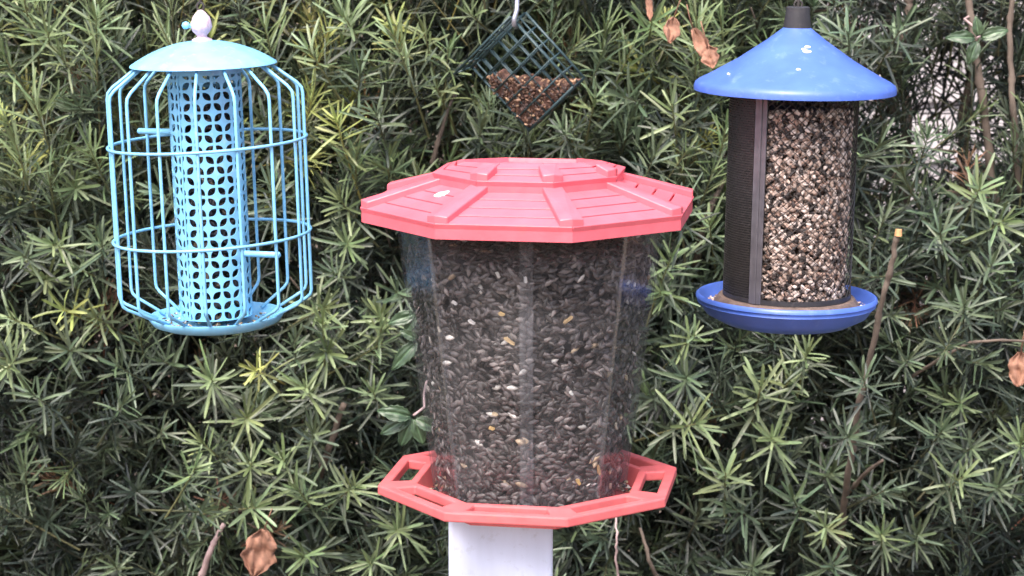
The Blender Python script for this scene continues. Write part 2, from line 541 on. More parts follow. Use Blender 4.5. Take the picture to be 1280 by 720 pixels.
# shoots that stand out in the photograph: pixel, tone, scale
KEY = [(78, 387, 3, 1.0), (66, 306, 2, 1.0), (57, 349, 2, 1.0), (94, 335, 2, .9), (28, 320, 1, 1.0), (127, 302, 1, 1), (118, 396, 2, 1.0),
       (85, 438, 1, 1.1), (146, 457, 1, 1.0), (9, 396, 2, .9), (9, 462, 2, 1.0), (38, 490, 1, 1), (420, 150, 3, .95), (392, 115, 3, .8),
       (445, 192, 2, 1), (485, 190, 2, 1), (425, 250, 2, 1.0), (435, 305, 2, 1), (415, 340, 1, 1), (405, 385, 2, 1), (475, 395, 2, 1),
       (495, 365, 1, 1), (403, 401, 2, .9), (410, 441, 2, 1.1), (318, 463, 3, .8), (382, 484, 2, 1.1), (264, 474, 2, 1.1), (308, 522, 2, 1.1),
       (391, 540, 1, 1), (315, 578, 2, 1), (353, 573, 2, 1.1), (372, 611, 2, 1.1), (445, 607, 2, 1), (320, 635, 2, 1.25), (495, 663, 2, 1),
       (377, 696, 2, 1), (462, 706, 2, 1), (478, 408, 2, .9), (466, 489, 2, .8), (245, 583, 2, .9), (254, 640, 1, 1), (869, 418, 2, .9),
       (951, 484, 2, 1.3), (873, 529, 2, 1.15), (1009, 440, 2, .8), (1200, 502, 2, .9), (1204, 596, 2, 1.15), (964, 547, 2, 1.1), (907, 591, 2, 1.1),
       (916, 636, 1, 1.2), (991, 622, 1, 1.2), (1102, 667, 2, .9), (1031, 658, 2, .9), (1178, 538, 1, 1), (1276, 551, 2, 1), (1249, 609, 1, 1),
       (942, 707, 1, 1), (1044, 707, 1, 1), (1147, 667, 1, 1), (1107, 613, 1, 1), (1098, 547, 0, 1), (858, 471, 1, 1), (1225, 235, 2, 1.1),
       (1255, 275, 2, 1.1), (1175, 290, 1, 1), (1240, 330, 1, 1), (1110, 345, 1, 1), (1205, 380, 1, 1), (840, 320, 2, 1), (825, 365, 2, .9),
       (60, 40, 2, 1.1), (120, 60, 2, 1), (40, 120, 2, 1.1), (95, 235, 2, 1.1), (60, 215, 2, 1), (330, 30, 2, 1.1), (385, 60, 2, 1), (310, 75, 1, 1),
       (450, 90, 1, 1), (815, 25, 2, 1.2), (790, 60, 2, 1), (840, 130, 2, 1.1), (870, 20, 2, 1.0), (820, 190, 1, 1), (1130, 30, 1, 1), (1060, 40, 1, 1), (200, 30, 2, 1), (20, 180, 2, 1), (110, 180, 2, 1), (190, 130, 1, 1), (330, 150, 1, 1), (200, 240, 1, 1), (340, 230, 1, 1), (120, 20, 2, 1), (430, 20, 2, 1), (490, 40, 2, 1), (470, 140, 1, 1),
       (850, 250, 1, 1), (560, 60, 2, .9), (530, 40, 2, .9), (610, 125, 1, .9), (602, 158, 1, .9), (725, 50, 2, .9), (745, 120, 2, .9), (702, 160, 1, .9), (690, 25, 1, .9), (760, 25, 2, .9), (585, 15, 2, .9), (645, 140, 1, .9), (545, 110, 2, .9), (750, 75, 1, .9), (1160, 170, 1, .9), (1215, 560, 1, 1), (990, 470, 2, 1), (1078, 470, 1, .9), (1062, 545, 1, .9), (1118, 395, 1, .8), (1040, 590, 1, 1), (1135, 450, 1, .9), (1230, 455, 1, .9), (1180, 440, 1, .8)]
rk = np.random.default_rng(5)


def shoot_dir(x, z, v, r):
    up = .75 + .65 * min(1, max(0, (420 - v) / 420))
    d = np.array([r.normal(0, .62), -1.0, up + r.normal(0, .5)])
    return d / np.linalg.norm(d)


for u, v, tone, scl in KEY:
    Y = 2.82
    p = at(u, v, Y); Y = min(front(p.x, p.z) - .06, 2.9) + rk.uniform(-.03, .02)
    if 500 < u < 800 and v < 200: Y = 2.95
    if (u, v) in ((1078, 470), (1062, 545), (1180, 440)): Y = 2.70
    p = at(u, v, Y)
    d = np.array([rk.normal(0, .35), -1, (.55 if v > 230 else 1.1) + rk.normal(0, .3)])
    kind = 'whorl' if v > 230 or rk.random() < .45 else 'brush'
    part_shoot(shrub_of(p.x), kind, int(rk.integers(NV)), tone, p, d, rk.uniform(0, 6.28), scl * 1.0)

LAYERS = [(0.0, .047), (.06, .046), (.13, .048), (.22, .050), (.33, .050), (.46, .052), (.62, .054), (.78, .055), (.95, .055)]
for li, (dy, sp) in enumerate(LAYERS):
    nx, nz = int(2.9 / sp), int(2.15 / sp)
    for j in range(nz):
        for i in range(nx):
            x = -1.45 + (i + rk.uniform(0, 1)) * sp
            z = .3 + (j + rk.uniform(0, 1)) * sp
            y = front(x, z) + dy + rk.normal(0, .02)
            u, v = px_of((x, y, z))
            if in_gap(u, v) and rk.random() < .8: continue
            if u > 1040 and v < 260 and rk.random() < .35: continue
            inside = -60 < u < 1340 and -60 < v < 780
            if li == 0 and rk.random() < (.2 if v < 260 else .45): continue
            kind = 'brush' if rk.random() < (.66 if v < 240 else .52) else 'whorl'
            q = rk.random() + (.32 if v < 250 and u < 1000 else 0) - .04 * li - (.2 if v > 300 else .08) * (1.3 if u > 900 else 1)  # paler at top, darker low down and deep: light and shade put into tones
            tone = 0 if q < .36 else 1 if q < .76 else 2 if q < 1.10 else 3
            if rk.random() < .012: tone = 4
            d = shoot_dir(x, z, v, rk)
            if li >= 2: d = d + rk.normal(0, .35, 3)
            scl = rk.uniform(.62, 1.12) * (1.3 if li >= 3 else 1)
            i0, spn = int(rk.integers(NV)), rk.uniform(0, 6.28)
            s = shrub_of(x)
            if li == 0 and -20 < u < 1300 and -20 < v < 740:
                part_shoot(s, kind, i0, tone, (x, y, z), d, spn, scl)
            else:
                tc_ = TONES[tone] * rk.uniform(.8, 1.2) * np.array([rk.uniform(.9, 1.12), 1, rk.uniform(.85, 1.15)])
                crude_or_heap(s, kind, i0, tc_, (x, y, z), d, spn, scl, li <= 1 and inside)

for s, x0, x1 in shrubs:
    arr = heap[s.name]
    V = np.concatenate([a[0] for a in arr]); C = np.concatenate([a[2] for a in arr])
    offs = np.cumsum([0] + [len(a[0]) for a in arr[:-1]])
    F = np.concatenate([a[1] + o_ for a, o_ in zip(arr, offs)])
    o = link('foliage', np_mesh('foliage', V, F, C), M['leaf'], s)
    o['kind'] = 'stuff'


def wobble(a, b, n, amp, seed):
    a, b = Vector(a), Vector(b)
    out = []
    for i in range(n + 1):
        t = i / n
        p = a.lerp(b, t)
        e = math.sin(math.pi * t) ** .5 if 0 < t < 1 else 0
        p += Vector((noise.noise((t * 3, seed, 0)), noise.noise((t * 3, seed, 5)), noise.noise((t * 3, seed, 9)))) * amp * e
        out.append(p)
    return out


# trunks, limbs and twigs
for si, (s, x0, x1) in enumerate(shrubs):
    a, b = max(x0, -1.2), min(x1, 1.2)
    mb = MB()
    mb.tube(wobble((0, 0, -.05), (.02, -.02, .55), 7, .03, si), [.036 - .0015 * k for k in range(8)], 10)
    mb.build('trunk', M['bark'], s, True)
    for k in range(7):
        tx = a + (b - a) * (k + .5) / 7 - s.location.x
        mb = MB()
        pts = wobble((.01, -.01, .45), (tx * .6, random.uniform(-.12, .1), 1.2), 5, .08, si * 9 + k) + \
              wobble((tx * .6 + .005, random.uniform(-.12, .05), 1.3), (tx, random.uniform(-.2, .1), 2.35), 7, .09, si * 7 + k + 50)
        mb.tube(pts, [.016 - .001 * q for q in range(len(pts))], 7)
        mb.build('limb', M['bark'], s, True)
    mb = MB()
    for k in range(70):
        x = random.uniform(a, b); z = random.uniform(.9, 2.1)
        y = front(x, z)
        st = Vector((x + random.uniform(-.15, .15), y + .38, z - random.uniform(.1, .3)))
        pts = wobble(st, (x, y + random.uniform(.03, .12), z), 6, .05, k + si * 100)
        mb.tube([p - s.location for p in pts], [.0042 - .0005 * q for q in range(7)], 5)
    o = mb.build('twigs', M['bark'], s, True); o['kind'] = 'stuff'

S1, S2, S3 = (s for s, _, _ in shrubs)


def stem(s, name, pix, r0_, r1_, label=None, mat='bark', n=8):
    P = [at(*q) - s.location for q in pix]
    pts = []
    for i in range(len(P) - 1):
        for k in range(5): pts.append(P[i].lerp(P[i + 1], k / 5) + Vector((random.gauss(0, .0009), random.gauss(0, .0009), 0)))
    pts.append(P[-1])
    fine = [pts[i].lerp(pts[i + 1], q / 3) for i in range(len(pts) - 1) for q in range(3)] + [pts[-1]]
    m_ = len(fine) - 1
    mb = MB(); mb.tube(fine, [(r0_ + (r1_ - r0_) * i / m_) * (1 + .18 * noise.noise((i * .9, r0_ * 900, pix[0][0])) + (.35 if i % 13 == 7 else 0)) for i in range(m_ + 1)], n)
    o = mb.build(name, M[mat], s, True)
    if label: o['label'] = label
    return o, pts


o, pts = stem(S3, 'pruned_stem', [(1048, 700, 3.0), (1060, 590, 2.86), (1075, 500, 2.8), (1098, 400, 2.76), (1112, 340, 2.74), (1123, 289, 2.73)],
                .0050, .0033, 'bare pruned stem with a pale orange cut end')
mb = MB(); mb.tube([pts[-1] - Vector((0, 0, .006)), pts[-1] + Vector((.0004, 0, .0022))], [.0047, .0041], 8); mb.build('cut_end', M['wood'], o)
stem(S3, 'bare_twig', [(1140, 470, 2.9), (1175, 448, 2.84), (1212, 428, 2.81), (1250, 425, 2.8), (1300, 427, 2.82)], .0024, .0015)
stem(S3, 'bare_twig', [(1055, 620, 2.95), (1085, 588, 2.86), (1104, 575, 2.84)], .0032, .002)
stem(S3, 'limb', [(1262, 330, 3.05), (1240, 230, 3.02), (1228, 120, 3.0), (1214, 30, 3.0), (1205, -60, 3.02)], .0062, .0045)
stem(S3, 'limb', [(1275, 240, 3.0), (1266, 130, 2.97), (1262, 40, 3.0), (1268, -50, 3.0)], .0046, .0035)
stem(S3, 'limb', [(1115, 140, 3.1), (1122, 70, 3.05), (1136, 10, 3.05), (1145, -40, 3.05)], .007, .005)
stem(S3, 'limb', [(868, 330, 3.0), (884, 270, 2.94), (905, 225, 2.95)], .005, .003)
stem(S1, 'bare_twig', [(398, 600, 2.97), (412, 560, 2.9), (430, 505, 2.88)], .0050, .004)
stem(S1, 'bare_twig', [(246, 740, 2.9), (262, 690, 2.86), (280, 655, 2.85)], .0046, .003, None, 'vine')
stem(S2, 'bare_twig', [(540, 205, 2.99), (555, 150, 2.98), (568, 118, 3.0)], .0034, .002)
stem(S2, 'vine_tendril', [(775, 740, 2.86), (770, 700, 2.84), (771, 672, 2.83), (770, 640, 2.85)], .0016, .0012, 'thin pale dangling tendril', 'vine')
stem(S2, 'bare_twig', [(830, 740, 2.95), (812, 700, 2.92), (800, 660, 2.94)], .0034, .002)

# ------------------------------------------------------------------ dead leaves and creeper leaves
def broad_leaf(L, W, curl, seed, serr=0.0, cup=.25, n=9, k=5, wav=.16):
    """a broad leaf along +X with a cupped, curling blade of some thickness"""
    mb = MB()
    for i in range(n + 1):
        t = i / n
        w_ = W * (1 + wav * .7 * noise.noise((t * 6, seed, 1.1))) * (math.sin(math.pi * min(1, t * .93 + .05)) ** .8) * (1 - .25 * t) + .0006
        if serr and i % 2: w_ *= 1 - serr
        for j in range(-k, k + 1):
            q = j / k
            x = L * t + L * .04 * noise.noise((t * 3, q * 2, seed))
            z = curl * L * t * t + cup * abs(q) * w_ + wav * W * noise.noise((t * 4, q * 2.5, seed + 3.3)) + wav * .6 * W * noise.noise((t * 9, q * 5, seed + 8.7)) - .06 * W * math.cos(q * 9)
            mb.v.append((x, q * w_, z))
    m_ = 2 * k + 1
    mb.f = [(i * m_ + j, (i + 1) * m_ + j, (i + 1) * m_ + j + 1, i * m_ + j + 1) for i in range(n) for j in range(m_ - 1)]
    return mb


def put(o, p, xdir, up):
    x = Vector(xdir).normalized(); z = (Vector(up) - x * Vector(up).dot(x)).normalized(); y = z.cross(x)
    m = Matrix((x, y, z)).transposed().to_4x4(); m.translation = p
    o.matrix_local = m


def dead_leaf(label, u, v, Y, L, W, xd, up, curl, seed):
    p = at(u, v, Y)
    o = broad_leaf(L, W, curl, seed, cup=.45, n=14, wav=.55).build('dead_leaf', M['deadleaf'], None, True)
    so = o.modifiers.new('thickness', 'SOLIDIFY'); so.thickness = .0006
    put(o, p, xd, up)
    tag(o, label, 'leaf', 'dead leaves caught in the hedge')
    mb = MB(); mb.tube([(.002, 0, 0), (-.014, .001, .003), (-.03, .002, .010)], [.001, .0008, .0008], 5)
    mb.build('leaf_stalk', M['deadleaf'], o, True)
    return o


dead_leaf('large pinkish brown dead leaf hanging low under the caged feeder', 330, 662, 2.80, .062, .024, (-.25, -.2, -1), (.25, -1, .2), .12, 1)
dead_leaf('small tan curled dead leaf beside the suet cage', 842, 22, 2.80, .034, .011, (-.25, -.2, -1), (.2, -1, .1), .3, 2)
dead_leaf('long orange brown dead leaf touching the outline of the blue roof', 866, 36, 2.74, .05, .010, (.45, -.1, -1), (.3, -1, 0), .25, 3)
dead_leaf('spread orange brown dead leaf just above the blue roof edge', 884, 58, 2.72, .030, .012, (.3, -.3, -1), (-.2, -1, .2), .4, 4)
dead_leaf('thin reddish dead leaf hanging at the top edge by the suet cage', 811, -6, 2.82, .032, .004, (.05, -.1, -1), (0, -1, 0), .1, 5)
dead_leaf('crumpled ochre dead leaf beside the bare twig', 1276, 440, 2.82, .045, .016, (-.1, -.2, -1), (-.2, -1, 0), .2, 6)


def creeper(label, u, v, Y, leaves):
    p = at(u, v, Y)
    root = empty('creeper_sprig', p, label, 'creeper', group='creeper sprigs in the hedge')
    mb = MB(); mb.tube(wobble((0, .004, 0), (.03, .22, .03), 6, .02, u), [.0016] * 7, 6)
    st = mb.build('stalk', M['vine'], root, True)
    for k, (ang, L, W) in enumerate(leaves):
        lf = broad_leaf(L, W, -.25, k + u, .13, .35, 12)
        o = lf.build('leaflet', M['creeper'], root, True)
        at_ = o.data.color_attributes.new('col', 'FLOAT_COLOR', 'POINT')
        c = np.ones((len(o.data.vertices), 4), np.float32)
        ys = np.array([q.co.y / W for q in o.data.vertices])
        vein = np.exp(-(ys / .07) ** 2)[:, None]
        c[:, :3] = np.array([.055, .095, .05]) * random.uniform(.85, 1.2) * (1 + 1.3 * vein)
        at_.data.foreach_set('color', c.ravel())
        so = o.modifiers.new('thickness', 'SOLIDIFY'); so.thickness = .0005
        a = R_(ang)
        put(o, (math.cos(a) * .004, -.002 * k, math.sin(a) * .004), (math.cos(a), -.25, math.sin(a)), (0, -1, .35))
    return root


creeper('dark green creeper sprig of five leaflets beside the seed hopper', 517, 520, 2.72, [(205, .042, .011), (245, .036, .011), (290, .032, .011), (165, .040, .012), (335, .032, .010)])
creeper('single dark creeper leaf half behind the lower seed hopper edge', 524, 425, 2.74, [(225, .046, .011), (150, .022, .007)])
creeper('pair of creeper leaves beside the middle of the seed hopper', 522, 392, 2.76, [(195, .034, .010), (235, .026, .007)])
creeper('light creeper sprig at the gap above the blue roof', 1222, 48, 2.86, [(175, .036, .010), (250, .030, .010), (20, .034, .010), (100, .024, .008)])

# ------------------------------------------------------------------ red roofed hopper feeder
YF = 2.15
XF = at(662, 460, YF).x
AZ = [R_(13 + 45 * k) for k in range(8)]


def dr(a): return Vector((math.sin(a), -math.cos(a), 0))


RR, RT = .165, .1525
z_eave = (at(705, 300, YF - RR * .974).z + at(450, 281, YF - RR * .225).z) / 2       # underside of the roof
z_tray = (at(703, 646, YF - RT * .974).z + at(472, 608, YF - RT * .225).z) / 2       # top of the tray ring
FLOOR = z_tray - .019
feeder = empty('hopper_feeder', (XF, YF, FLOOR), 'red roofed octagonal seed hopper feeder with clear walls on the white post', 'bird feeder')
Zr = z_eave - FLOOR
FAS, SLOPE, R2, STEP = .0145, .285, .55 * RR, .0100
ze = Zr + FAS
z2 = ze + (RR - R2) * SLOPE
T7 = math.tan(R_(5))
zcut0 = at(658, 203, YF - .045).z - FLOOR - T7 * .045


def ring(r, z, azs=AZ): return [dr(a) * r + Vector((0, 0, z)) for a in azs]


def cut_point(a, lift=0.0):
    """where a hip line of the upper tier meets the sloping top"""
    # radius r: z = z2 + STEP + (R2 + .004 - r) * SLOPE + lift ; plane z = zcut0 - T7 * depth, depth = -cos(a) * r
    ca = -math.cos(a)
    r = (z2 + STEP + (R2 + .004) * SLOPE + lift - zcut0) / (SLOPE - T7 * ca)
    return dr(a) * r + Vector((0, 0, zcut0 - T7 * ca * r))


roof_e = bpy.data.objects.new('roof', None)
mb = MB()
o_ = .0050                                               # boards stand this far above the roof base
lo, hi, up_lo = ring(RR, Zr), ring(RR, ze - o_), ring(R2, z2 - o_)
und = ring(RR - .03, Zr + .004)
u1, u2 = ring(R2 + .004, z2 - o_), ring(R2 + .004, z2 + STEP - o_)
cut = [cut_point(a) - Vector((0, 0, o_)) for a in AZ]
n0 = 0
rows = [und, lo, hi, up_lo, u1, u2, cut]
allv = [p for r_ in rows for p in r_]
fs = []
for q in range(len(rows) - 1):
    for k in range(8):
        k2 = (k + 1) % 8
        fs.append((q * 8 + k, q * 8 + k2, q * 8 + 8 + k2, q * 8 + 8 + k))
fs.append(tuple(range(48, 56)))
fs.append(tuple(range(7, -1, -1)))
mb.add(allv, fs)
roof = mb.build('roof', M['red'], feeder)
bpy.data.objects.remove(roof_e)


def board(A0, A1, B1, B0, th):
    """slab over the quad A0 A1 (lower edge) B1 B0 (upper edge), th thick, standing on it"""
    nrm = (A1 - A0).cross(B0 - A0).normalized()
    mb = MB(); mb.prism([p + nrm * th for p in (A0, A1, B1, B0)], [p - nrm * .001 for p in (A0, A1, B1, B0)])
    return mb.build('board', M['red'], roof, bevel=.0003, seg=1)


G = .0009
for k in range(8):
    k2 = (k + 1) % 8
    for (a0, a1, b0, b1, nb) in ((hi[k], hi[k2], up_lo[k], up_lo[k2], 4), (u2[k], u2[k2], cut[k], cut[k2], 3)):
        ln = ((b0 + b1) / 2 - (a0 + a1) / 2).length
        for q in range(nb):
            t0, t1 = q / nb + (G / ln if q else 0.0), (q + 1) / nb - G / ln
            board(a0.lerp(b0, t0), a1.lerp(b1, t0), a1.lerp(b1, t1), a0.lerp(b0, t1), o_)

# ribs over the hips
for k, a in enumerate(AZ):
    d = dr(a); tn = Vector((math.cos(a), math.sin(a), 0))
    for (p0, p1, wd0, wd1) in ((hi[k] + Vector((0, 0, o_)) + d * .0004, up_lo[k] + Vector((0, 0, o_)) - d * .004, .0112, .0095),
                               (u2[k] + Vector((0, 0, o_)) + d * .0004, cut[k] + Vector((0, 0, o_)) - d * .002, .0098, .0085)):
        h = .0076
        mb = MB()
        sg = .0045                                       # the ribs sag at their edges, where the faces fall away from the hip
        if p0.z > z2 + .004:
            p1 = cut_point(a, h) - Vector((0, 0, h - .0004))
            if math.hypot(p1.x, p1.y) > R2 - .010: continue      # the rib ends before it starts
        top = [p0 + tn * wd0 + Vector((0, 0, h - sg * .35)) - d * wd0 * .36, p1 + tn * wd1 + Vector((0, 0, h - sg * .3)) - d * wd1 * .36 * 0,
               p1 + Vector((0, 0, h)), p1 - tn * wd1 + Vector((0, 0, h - sg * .3)), p0 - tn * wd0 + Vector((0, 0, h - sg * .35)) - d * wd0 * .36, p0 + Vector((0, 0, h))]
        bot = [p - Vector((0, 0, .0095)) for p in top]
        mb.prism(top, bot)
        mb.build('hip_rib', M['red'], roof, bevel=.0007, seg=1)

mb = MB()
prof = [(0, .0012), (.004, .001), (.0062, 0)]
mb.lathe(prof, 10)
for i, v_ in enumerate(mb.v):
    s_ = 1 + .5 * noise.noise((v_[0] * 400, v_[1] * 400, 2)); mb.v[i] = (v_[0] * s_ * 1.3, v_[1] * s_ * .7, v_[2])
drop_me = mb.mesh('dropping', True); drop_me.materials.append(M['dropping'])


def on_roof(az, f):
    """a point on the lower tier's boards"""
    for k in range(8):
        k2 = (k + 1) % 8
        if AZ[k] <= az < AZ[k] + R_(45) or AZ[k] - 2 * math.pi <= az < AZ[k] - 2 * math.pi + R_(45):
            t = ((az - AZ[k]) % (2 * math.pi)) / R_(45)
            return (hi[k].lerp(hi[k2], t)).lerp(up_lo[k].lerp(up_lo[k2], t), f) + Vector((0, 0, o_ + .0005))


o = link('dropping', drop_me, None, roof); o.location = on_roof(R_(-54), .72); o.rotation_euler = (R_(12), R_(-14), .4)
o['label'] = 'white splash of dried bird dropping'

# clear hopper walls
HT, HB = .1300, .0925                                     # vertex radii at the roof and at the floor
HAZ = [R_(-2 + 45 * k) for k in range(8)]
HTOP = Zr + .004


def hop_r(z): return HB + (HT - HB) * z / HTOP


for k in range(8):
    a, b = HAZ[k], HAZ[(k + 1) % 8]
    A0, B0, A1, B1 = dr(a) * HB, dr(b) * HB, dr(a) * HT + Vector((0, 0, HTOP)), dr(b) * HT + Vector((0, 0, HTOP))
    nrm = (B0 - A0).cross(A1 - A0).normalized()
    e = .0006
    q = [A0.lerp(B0, .012), B0.lerp(A0, .012), B1.lerp(A1, .012), A1.lerp(B1, .012)]
    mb = MB(); mb.prism([p + Vector((0, 0, .0006)) for p in q], [p + nrm * (.0012 if nrm.dot(dr((a + b) / 2)) < 0 else -.0012) + Vector((0, 0, .0006)) for p in q])
    mb.build('clear_panel', M['clear'], feeder)
    # overlap strip at the joint
    d = dr(a); tn = Vector((math.cos(a), math.sin(a), 0))
    wd = .0063 if k == 0 else .0026
    t0, t1 = d * (HB + .0012), d * (HT + .0012) + Vector((0, 0, HTOP))
    bk = d * wd * .41
    top = [t0 - tn * wd - bk, t0, t0 + tn * wd - bk, t1 + tn * wd - bk, t1, t1 - tn * wd - bk]
    mb = MB(); mb.prism([p + d * .0011 for p in top], top)
    mb.build('joint_strip', M['strip' if k == 0 else 'clear'], feeder)

# tray: slotted ring, sloping inner wall, floor
mb = MB()
RI = .113
us, vs_ = (0, .13, .87, 1), (0, .28, .78, 1)
for k in range(8):
    a, b = AZ[k], AZ[(k + 1) % 8]
    zt = z_tray - FLOOR
    def P(u, v):
        r = RT + (RI - RT) * v
        return dr(a).lerp(dr(b), u) * r + Vector((0, 0, zt))
    quads = []
    for i in range(3):
        for j in range(3):
            if i == 1 and j == 1: continue
            ua, ub, va, vb = us[i], us[i + 1], vs_[j], vs_[j + 1]
            mb.add([P(ua, va), P(ub, va), P(ub, vb), P(ua, vb)], [(0, 1, 2, 3)])
me = mb.mesh('tray_ring')
import bmesh
b_ = bmesh.new(); b_.from_mesh(me); bmesh.ops.remove_doubles(b_, verts=b_.verts, dist=1e-5)
bmesh.ops.recalc_face_normals(b_, faces=b_.faces)
if sum(f.normal.z for f in b_.faces) < 0: bmesh.ops.reverse_faces(b_, faces=b_.faces)
b_.to_mesh(me); b_.free()
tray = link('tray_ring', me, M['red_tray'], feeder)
m_ = tray.modifiers.new('thickness', 'SOLIDIFY'); m_.thickness = .0095; m_.offset = -1
m_ = tray.modifiers.new('bevel', 'BEVEL'); m_.width = .0016; m_.segments = 2; m_.limit_method = 'ANGLE'; m_.angle_limit = R_(40)
mb = MB()
zt = z_tray - FLOOR
rows = [ring(RI, zt - .0015), ring(RI - .006, .001), ring(RI - .0055, -.002), ring(RI + .003, zt - .009)]
allv = [p for r_ in rows for p in r_]
mb.add(allv, [(q * 8 + k, q * 8 + (k + 1) % 8, ((q + 1) % 4) * 8 + (k + 1) % 8, ((q + 1) % 4) * 8 + k) for q in range(4) for k in range(8)])
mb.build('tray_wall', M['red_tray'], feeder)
mb = MB()
mb.prism(ring(RI - .0062, 0), ring(RI - .0062, -.005))
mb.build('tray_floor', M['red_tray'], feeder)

# post
pw = .1015
pc = at(625, 690, YF)
post = empty('fence_post', (pc.x, YF - .004, 0), 'square white vinyl post carrying the red roofed feeder', 'post', rot=(0, 0, R_(1.2)))
mb = MB(); ph = FLOOR - .0065
mb.box((0, 0, ph / 2 - .05), (pw, pw, ph + .1)); mb.build('sleeve', M['vinyl'], post, bevel=.004, seg=3)
mb = MB(); mb.box((0, 0, ph + .0002), (pw - .012, pw - .012, .0016)); mb.build('cap_plate', M['vinyl'], post)

# ------------------------------------------------------------------ seeds
def seed_base(n=6):
    prof = [(-.62, .62), (-.1, 1.0), (.5, .62)]
    V = [(-1, 0, 0)]
    for x, r in prof:
        V += [(x, r * math.cos(6.2832 * k / n), r * math.sin(6.2832 * k / n)) for k in range(n)]
    V.append((1, 0, 0))
    F = []
    for k in range(n):
        k2 = (k + 1) % n
        F.append((0, 1 + k2, 1 + k))
        for q in range(2):
            a, b, c, d = 1 + q * n + k, 1 + q * n + k2, 1 + q * n + n + k2, 1 + q * n + n + k
            F += [(a, b, c), (a, c, d)]
        F.append((1 + 2 * n + k, 1 + 2 * n + k2, 1 + 3 * n))
    return np.array(V, float), np.array(F, int)


SB_V, SB_F = seed_base()


def rand_cols(n, table, probs, r):
    idx = r.choice(len(table), n, p=probs)
    c = np.array(table)[idx]
    return c * r.uniform(.7, 1.3, (n, 1))


def scatter(P, X, Zn, dims, cols):
    """seed copies at P, long axis X, flat side along Zn"""
    X = X / np.linalg.norm(X, axis=1, keepdims=True)
    Zn = Zn - X * (X * Zn).sum(1, keepdims=True)
    Zn /= np.linalg.norm(Zn, axis=1, keepdims=True)
    Yv = np.cross(Zn, X)
    b = SB_V[None] * dims[:, None, :]
    V = P[:, None] + b[..., 0:1] * X[:, None] + b[..., 1:2] * Yv[:, None] + b[..., 2:3] * Zn[:, None]
    n = len(P)
    F = SB_F[None] + (np.arange(n) * len(SB_V))[:, None, None]
    C = np.repeat(cols, len(SB_V), 0)
    return V.reshape(-1, 3), F.reshape(-1, 3), C


def octr(az, R, azs0):
    """radius of an octagon with vertex radius R at azimuth az"""
    t = (az - azs0) % (math.pi / 4) - math.pi / 8
    return R * math.cos(math.pi / 8) / np.cos(t)


rs = np.random.default_rng(21)
FILL = at(658, 334, YF - .12).z - FLOOR
NS = 9500
zz = .003 + (FILL - .003) * rs.random(NS)
az = rs.uniform(-math.pi, math.pi, NS)
lay = rs.choice(3, NS, p=[.42, .33, .25])
rr = octr(az, HB + (HT - HB) * zz / HTOP, HAZ[0]) - .0052 - lay * .0042 - rs.uniform(0, .0012, NS)
P = np.stack([rr * np.sin(az), -rr * np.cos(az), zz], 1)
nrm = np.stack([np.sin(az), -np.cos(az), np.full(NS, -.14)], 1)
tan = np.stack([np.cos(az), np.sin(az), np.zeros(NS)], 1)
ang = rs.normal(0, .65, NS)
X = tan * np.cos(ang)[:, None] + np.array([0, 0, 1.]) * np.sin(ang)[:, None] + nrm * rs.normal(0, .22, NS)[:, None]
Zn = nrm + rs.normal(0, .35, (NS, 3))
dims = np.stack([rs.uniform(.0056, .0074, NS), rs.uniform(.0024, .0033, NS), rs.uniform(.0014, .0020, NS)], 1)
cols = rand_cols(NS, [(.054, .042, .040), (.115, .092, .090), (.22, .18, .17), (.42, .30, .2), (.62, .56, .52)], [.48, .36, .142, .008, .010], rs)
V1, F1, C1 = scatter(P, X, Zn, dims, cols)
# top of the heap
NT = 1600
az = rs.uniform(-math.pi, math.pi, NT); rt = np.sqrt(rs.random(NT)) * (HB + (HT - HB) * FILL / HTOP) * .88
P = np.stack([rt * np.sin(az), -rt * np.cos(az), FILL + .012 * (1 - rt / HT) + rs.uniform(-.004, .003, NT)], 1)
X = rs.normal(0, 1, (NT, 3)) * np.array([1, 1, .3]); Zn = np.tile(np.array([0, 0, 1.]), (NT, 1)) + rs.normal(0, .3, (NT, 3))
V2, F2, C2 = scatter(P, X, Zn, dims[:NT], cols[:NT])
# dark seed packed inside the heap
cb = MB(); cb.lathe([(0, .004), (HB * .78, .004), ((HB + (HT - HB) * FILL / HTOP) * .78, FILL - .003), (0, FILL + .004)], 24)
cV = np.array(cb.v); cF = []
for f in cb.f: cF += [(f[0], f[i], f[i + 1]) for i in range(1, len(f) - 1)]
cF = np.array(cF); cC = np.tile(np.array([.025, .022, .025]), (len(cV), 1))
V = np.concatenate([V1, V2, cV]); F = np.concatenate([F1, F2 + len(V1), cF + len(V1) + len(V2)]); C = np.concatenate([C1, C2, cC])
o = link('sunflower_seeds', np_mesh('sunflower_seeds', V, F, C, True), M['seed'], None, (XF, YF, FLOOR))
tag(o, 'black sunflower seeds heaped inside the clear hopper of the red roofed feeder', 'seeds', kind='stuff')

# husks and grit on the tray floor
NH = 260
az = rs.uniform(-math.pi, math.pi, NH); rt = rs.uniform(.092, .104, NH)
P = np.stack([rt * np.sin(az), -rt * np.cos(az), rs.uniform(.001, .005, NH)], 1)
X = rs.normal(0, 1, (NH, 3)) * np.array([1, 1, .25]); Zn = np.tile(np.array([0, 0, 1.]), (NH, 1)) + rs.normal(0, .4, (NH, 3))
dm = np.stack([rs.uniform(.003, .006, NH), rs.uniform(.0014, .0024, NH), rs.uniform(.0007, .0013, NH)], 1)
cl = rand_cols(NH, [(.03, .03, .03), (.42, .32, .2), (.68, .64, .6), (.3, .2, .12)], [.4, .25, .2, .15], rs)
V, F, C = scatter(P, X, Zn, dm, cl)
o = link('seed_husks', np_mesh('seed_husks', V, F, C, True), M['chip'], None, (XF, YF, FLOOR))
tag(o, 'broken husks and pale seed litter on the red tray floor', 'husks', kind='stuff')

